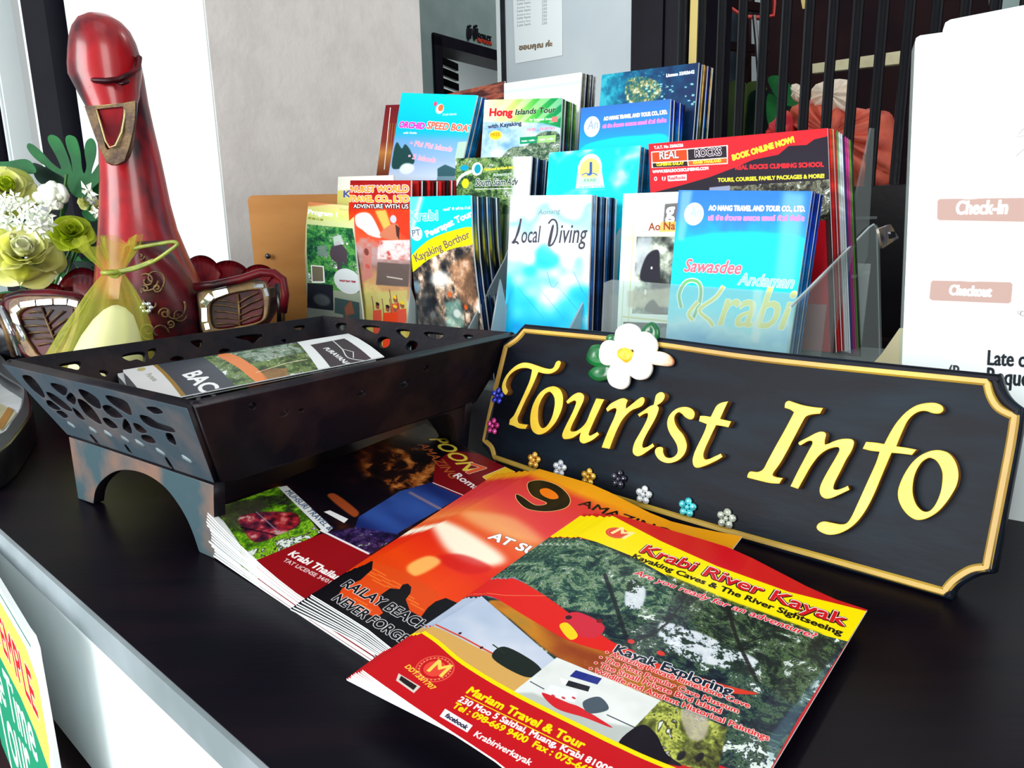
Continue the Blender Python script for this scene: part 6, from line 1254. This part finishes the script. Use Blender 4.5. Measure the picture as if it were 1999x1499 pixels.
# ================================================================ ORGANZA BAG
bagc = at(212, 640, .74); bag = empty('organza_bag', Vector((bagc[0], bagc[1], 0)), 'lime green organza gift bag tied with ribbon before the red swan', 'gift bag')
def bring2(cx, y, wpx, dep, Y=.74, n=30, ruf=0.0, ph=0):
    n = n if n != 30 else 66
    c = at(cx, y, Y); r = wpx / 2 / FPX * Y
    return [c + Z * (.006 * math.sin(6 * t + 1) if y == 470 else 0) + XR * (r * math.cos(t) * (1 + ruf * math.sin(7 * t + ph) + ruf * .5 * math.sin(19 * t))) + YR * dep * math.sin(t) * (1 + ruf * math.sin(5 * t + ph) + ruf * 1.2 * math.sin(11 * t + 1)) for t in np.linspace(0, 2 * math.pi, n, False)]
bm = bmesh.new(); loft(bm, [bring2(*q) for q in ((205, 760, 190, .05, .74, 30, .03), (200, 730, 196, .052, .74, 30, .05), (196, 690, 186, .05, .74, 30, .06), (208, 640, 150, .044, .74, 30, .07), (216, 600, 110, .034, .74, 30, .08), (218, 570, 78, .026, .74, 30, .08), (220, 545, 48, .016, .74, 30, .08), (222, 531, 30, .011, .74, 30, .05))], False); obj('pouch', bm, M['organza'], bag, True)
bm = bmesh.new(); loft(bm, [bring2(*q) for q in ((222, 531, 30, .011, .74, 30, .05), (220, 518, 46, .014, .74, 30, .12), (217, 500, 72, .02, .74, 30, .16), (214, 482, 92, .026, .74, 30, .18), (213, 470, 104, .03, .74, 30, .2))], False); obj('ruffled_neck', bm, M['organza'], bag, True)
bm = bmesh.new()
for pts in ([(222, 531), (260, 526), (300, 510), (330, 490), (346, 477), (338, 472), (310, 476), (275, 482), (262, 486)], [(222, 531), (214, 536), (226, 540), (236, 532)], [(224, 530), (262, 522), (300, 508)]):
    tube(bm, [at(x, y, .735) for x, y in smooth_pts(pts, 4, False)], .0019, 8)
tube(bm, [c_ for c_ in bring2(222, 531, 34, .013)] + [bring2(222, 531, 34, .013)[0]], .0022, 8)
obj('ribbon', bm, M['ribbon'], bag, True)
bm = bmesh.new(); loft(bm, [bring2(*q) for q in ((205, 755, 120, .036), (206, 715, 128, .038), (212, 680, 118, .036), (216, 650, 96, .03), (222, 620, 66, .022), (224, 603, 36, .012), (224, 596, 10, .004))])
o = obj('sachet', bm, M['potpourri'], bag, True)

# ================================================================ FLOWERS
fb = at(60, 560, 1.12); fl_ = empty('flower_arrangement', Vector((fb[0], fb[1], 0)), 'arrangement of lime roses, white blossoms and green leaves at the far left', 'flowers')
def sub(name, loc, par):
    o = bpy.data.objects.new(name, None); COL.objects.link(o); o.location = Vector(loc); o.empty_display_size = .01; o.parent = par; o.matrix_parent_inverse = Matrix.Translation(-par.location); return o
def petal_mesh(w_, h_, cup, curl):
    bm = bmesh.new(); G = []
    for j in range(6):
        row = []
        for i in range(7):
            u = i / 6 * 2 - 1; v = j / 5; wd = w_ * math.sin(min(1, v * 1.15 + .12) * 1.75) ** .7
            row.append(bm.verts.new((u * wd / 2, -cup * (1 - u * u) * math.sin(v * 2.2) * 1.0 + curl * v ** 4 * -1 + abs(u) * cup * .3, v * h_ * (1 - .12 * u * u))))
        G.append(row)
    for j in range(5):
        for i in range(6): bm.faces.new((G[j][i], G[j][i + 1], G[j + 1][i + 1], G[j + 1][i]))
    bmesh.ops.solidify(bm, geom=bm.faces[:], thickness=.0008); me = bpy.data.meshes.new('petal'); bm.to_mesh(me); bm.free()
    for p in me.polygons: p.use_smooth = True
    return me
def rose(px, py, rpx, Y, mo, mi, lean=(0, 0)):
    c = at(px, py, Y); R = rpx / FPX * Y; r = sub('rose', c, fl_)
    vdir = CAM - c; vdir = vdir / np.linalg.norm(vdir); ax = vdir * .8 + Z * .55 + XR * lean[0]; ax /= np.linalg.norm(ax)
    q = Vector(ax).to_track_quat('Z', 'Y').to_matrix().to_4x4()
    ms = [(petal_mesh(R * 1.15, R * .95, R * .28, R * .25), mo), (petal_mesh(R * .85, R * .75, R * .22, R * .1), mo), (petal_mesh(R * .55, R * .6, R * .16, 0), mi)]
    for me, mt in ms: me.materials.append(mt)
    for ring_n, nP, tilt, rad, mz, base in ((0, 6, 1.15, .12, 0, -.42), (0, 5, .8, .12, 0, -.35), (1, 5, .5, .14, 1, -.25), (1, 4, .28, .14, 1, -.18), (2, 4, .12, .12, 2, -.1), (2, 3, -.05, .06, 2, -.05)):
        for k in range(nP):
            a = 2 * math.pi * k / nP + ring_n * .4 + tilt * 3
            Mx = Matrix.Translation(Vector(c)) @ q @ Matrix.Rotation(a, 4, 'Z') @ Matrix.Translation((0, -R * rad, R * base)) @ Matrix.Rotation(tilt, 4, 'X')
            o = bpy.data.objects.new('petal', ms[mz][0]); COL.objects.link(o); o.parent = r; o.matrix_parent_inverse = Matrix.Translation(-Vector(c)); o.matrix_basis = Mx
rose(46, 492, 60, 1.0, M['rose'], M['rose_white']); rose(141, 452, 34, 1.03, M['rose_lime'], M['rose_lime']); rose(14, 368, 46, 1.05, M['rose'], M['rose_lime']); rose(172, 392, 16, 1.1, M['rose'], M['flower_white'])
# white ruffled blossom
def puff(px, py, rx, ry, Y, mt, n=26, seed=1, name='blossom'):
    r_ = random.Random(seed); bm = bmesh.new(); R = rx / FPX * Y
    for k in range(n):
        a = r_.uniform(0, 6.28); rr = math.sqrt(r_.random()) * .75
        sphere(bm, at(px + rx * rr * math.cos(a), py + ry * rr * math.sin(a), Y - .012 * (1 - rr) + r_.uniform(-.003, .003)), (R * r_.uniform(.2, .34), R * .22, R * r_.uniform(.2, .36)), Matrix.Rotation(a, 4, 'Y'), 8, 5)
    return obj(name, bm, mt, fl_, True)
puff(100, 382, 36, 26, 1.02, M['flower_white'], 34, 2); puff(178, 385, 12, 20, 1.06, M['flower_white'], 12, 3); puff(12, 405, 24, 16, 1.03, M['flower_white'], 14, 5)
# small white star flowers
bm = bmesh.new()
for k in range(5):
    a = k * 1.2566; d = Vector((math.cos(a), 0, math.sin(a))); s = Vector((-math.sin(a), 0, math.cos(a)))
    vs = [bm.verts.new(p) for p in (d * .0006, d * .0045 + s * .0022 + Vector((0, -.001, 0)), d * .0088 + Vector((0, .001, 0)), d * .0045 - s * .0022 + Vector((0, -.001, 0)))]; bm.faces.new(vs)
sphere(bm, (0, -.001, 0), .0015, None, 6, 4); me_s = bpy.data.meshes.new('star_blossom'); bm.to_mesh(me_s); bm.free(); me_s.materials.append(M['flower_white'])
r_ = random.Random(12)
for px, py in [(10, 390), (28, 384), (38, 402), (20, 412), (6, 420), (50, 395), (48, 420), (62, 430), (72, 422), (80, 440), (92, 420), (98, 400), (68, 448), (84, 455), (56, 408), (34, 430), (14, 436), (96, 440), (76, 410), (24, 398), (2, 400), (88, 430), (172, 372), (188, 415), (196, 412), (60, 418), (44, 436), (4, 434)]:
    o = bpy.data.objects.new('star_blossom', me_s); COL.objects.link(o); P = at(px, py, 1.0 + r_.uniform(-.015, .01)); o.parent = fl_; o.matrix_parent_inverse = Matrix.Translation(-fl_.location)
    sc_ = r_.uniform(1.0, 1.7); o.matrix_basis = Matrix.Translation(Vector(P)) @ Matrix.Rotation(r_.uniform(-.5, .5), 4, 'X') @ Matrix.Rotation(r_.uniform(-.5, .5), 4, 'Z') @ Matrix.Rotation(r_.uniform(0, 1.2), 4, 'Y') @ Matrix.Scale(sc_, 4)
# lobed leaf and others
def leafp(pts, Y, mt=None, name='leaf', tl_=.0):
    return cardat(name, pts, Y, .0012, mt or M['leaf'], fl_, True, np.array([tl_, -1, .15]) / math.sqrt(1 + tl_ * tl_ + .0225))
q1 = lambda l: [(x / 3.332, y / 3.332) for x, y in l]
leafp(q1([(420,1160),(340,1110),(230,1030),(180,965),(185,935),(215,940),(270,985),(340,1060),(400,1100),(370,1020),(320,930),(315,890),(345,878),(390,905),(430,980),(465,1080),(475,1130),(465,1040),(435,950),(430,895),(460,880),(500,905),(525,990),(535,1090),(550,1130),(565,1080),(552,980),(565,920),(600,900),(625,940),(625,1010),(600,1100),(600,1130),(650,1060),(690,1045),(700,1090),(660,1170),(600,1230),(540,1290),(470,1260)]), 1.1)
leafp(q1([(-60,1060),(60,1050),(160,1035),(210,1060),(240,1120),(180,1130),(100,1100),(-60,1110)]), 1.09); leafp(q1([(220,1060),(300,1090),(400,1150),(460,1230),(430,1280),(330,1230),(250,1180),(215,1110)]), 1.12, M['leaf_dark'])
leafp(q1([(540,1370),(600,1380),(640,1420),(600,1440),(545,1410)]), 1.04); leafp(q1([(560,1470),(640,1430),(690,1480),(680,1560),(600,1580),(560,1540)]), 1.12, M['leaf_dark']); leafp(q1([(600,1200),(680,1190),(690,1300),(640,1340)]), 1.12)
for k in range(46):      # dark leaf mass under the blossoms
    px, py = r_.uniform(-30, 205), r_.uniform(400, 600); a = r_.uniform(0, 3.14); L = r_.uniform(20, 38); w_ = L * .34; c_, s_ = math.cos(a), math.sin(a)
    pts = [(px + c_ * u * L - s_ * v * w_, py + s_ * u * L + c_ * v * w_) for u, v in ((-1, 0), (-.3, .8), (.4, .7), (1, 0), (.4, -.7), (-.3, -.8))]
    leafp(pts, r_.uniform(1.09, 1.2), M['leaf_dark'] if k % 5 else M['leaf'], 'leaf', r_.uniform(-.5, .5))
bm = bmesh.new()
for px, py in ((46, 520), (141, 480), (14, 400), (100, 400), (176, 400), (130, 340)): tube(bm, [at(px, py, 1.08), at((px + 70) / 2, 560, 1.1), (fb[0], fb[1], .04)], .0022, 6)
obj('stems', bm, M['stem'], fl_)
bm = bmesh.new(); loft(bm, [[np.array([fb[0] + r * math.cos(t), fb[1] + r * math.sin(t), z]) for t in np.linspace(0, 6.283, 24, False)] for r, z in ((.05, 0), (.06, .01), (.07, .05), (.066, .09), (.058, .09), (.06, .05), (.05, .012))]); obj('vase', bm, M['black'], fl_, True)

# ================================================================ BEHIND THE BARS
def blob(name, pts, Y, dep, mt, par):
    n = -B; p0 = at(pts[0][0], pts[0][1], Y); u = np.cross(Z, n); u = u / np.linalg.norm(u); Mx = frame(p0, u, Z, n); Mi = Mx.inverted()
    P = np.array([tuple((Mi @ Vector(onp(q[0], q[1], p0, n)))[:2]) for q in smooth_pts(pts, 5)]); c = P.mean(0); bm = bmesh.new()
    rg_ = lambda i, z: z * (1 + .35 * math.sin(i * 1.9)) if z > 0 else z
    loft(bm, [[Mx @ Vector((*(c + (p - c) * k), rg_(i, z))) for i, p in enumerate(P)] for k, z in ((.7, -dep), (1, 0), (.96, dep * .35), (.8, dep * .75), (.45, dep), (.1, dep * 1.05))]); return obj(name, bm, mt, par, True)
gf = empty('giant_flower', Vector((*at(1650, 260, 2.0)[:2], -.1)), 'large salmon and cream fabric flower seen behind the bars', 'flower')
blob('petal', [(1545, 215), (1580, 195), (1640, 205), (1700, 215), (1742, 225), (1752, 300), (1740, 360), (1640, 380), (1560, 330), (1530, 260)], 2.05, .08, M['salmon'], gf)
blob('petal', [(1590, 170), (1625, 155), (1665, 160), (1668, 190), (1660, 220), (1610, 215), (1585, 200)], 1.98, .04, M['cream_fab'], gf); blob('petal', [(1548, 168), (1560, 165), (1572, 185), (1570, 200), (1550, 195)], 1.98, .03, M['cream_fab'], gf)
blob('petal', [(1690, 300), (1740, 290), (1755, 340), (1735, 362), (1700, 350)], 1.96, .05, M['crimson'], gf); blob('petal', [(1505, 250), (1535, 215), (1550, 245), (1540, 290), (1500, 300)], 2.0, .05, M['crimson'], gf); blob('petal', [(1690, 215), (1725, 220), (1745, 250), (1748, 290), (1720, 300), (1690, 270)], 1.97, .04, M['salmon'], gf)
bl2 = empty('broad_leaf_plant', Vector((*at(1450, 260, 2.55)[:2], -.1)), 'broad green leaves standing behind the bars left of the salmon flower', 'plant')
for pts, Y, mt in (([(1418, 165, 1), (1445, 155), (1458, 170), (1450, 300, 1), (1415, 300, 1)], 2.55, 'olive'), ([(1455, 170), (1490, 162), (1500, 200), (1490, 300), (1452, 300)], 2.60, 'olive'), ([(1462, 190), (1482, 175), (1520, 185), (1545, 230), (1500, 300), (1462, 300)], 2.55, 'leaf_dark'), ([(1500, 155), (1525, 150), (1560, 185), (1570, 200), (1545, 208), (1520, 195)], 2.45, 'leaf'), ([(1500, 185), (1520, 200), (1528, 260), (1500, 240)], 2.47, 'leaf')):
    cardat('leaf', pts, Y, .006, M[mt], bl2, True)
cardat('planter', [(1400, 290), (1560, 290), (1560, 360), (1400, 360)], 2.75, .1, M['back_dark'], bl2)
print('tris', sum(len(o.data.polygons) for o in bpy.data.objects if o.type == 'MESH'), 'objects', len(bpy.data.objects))
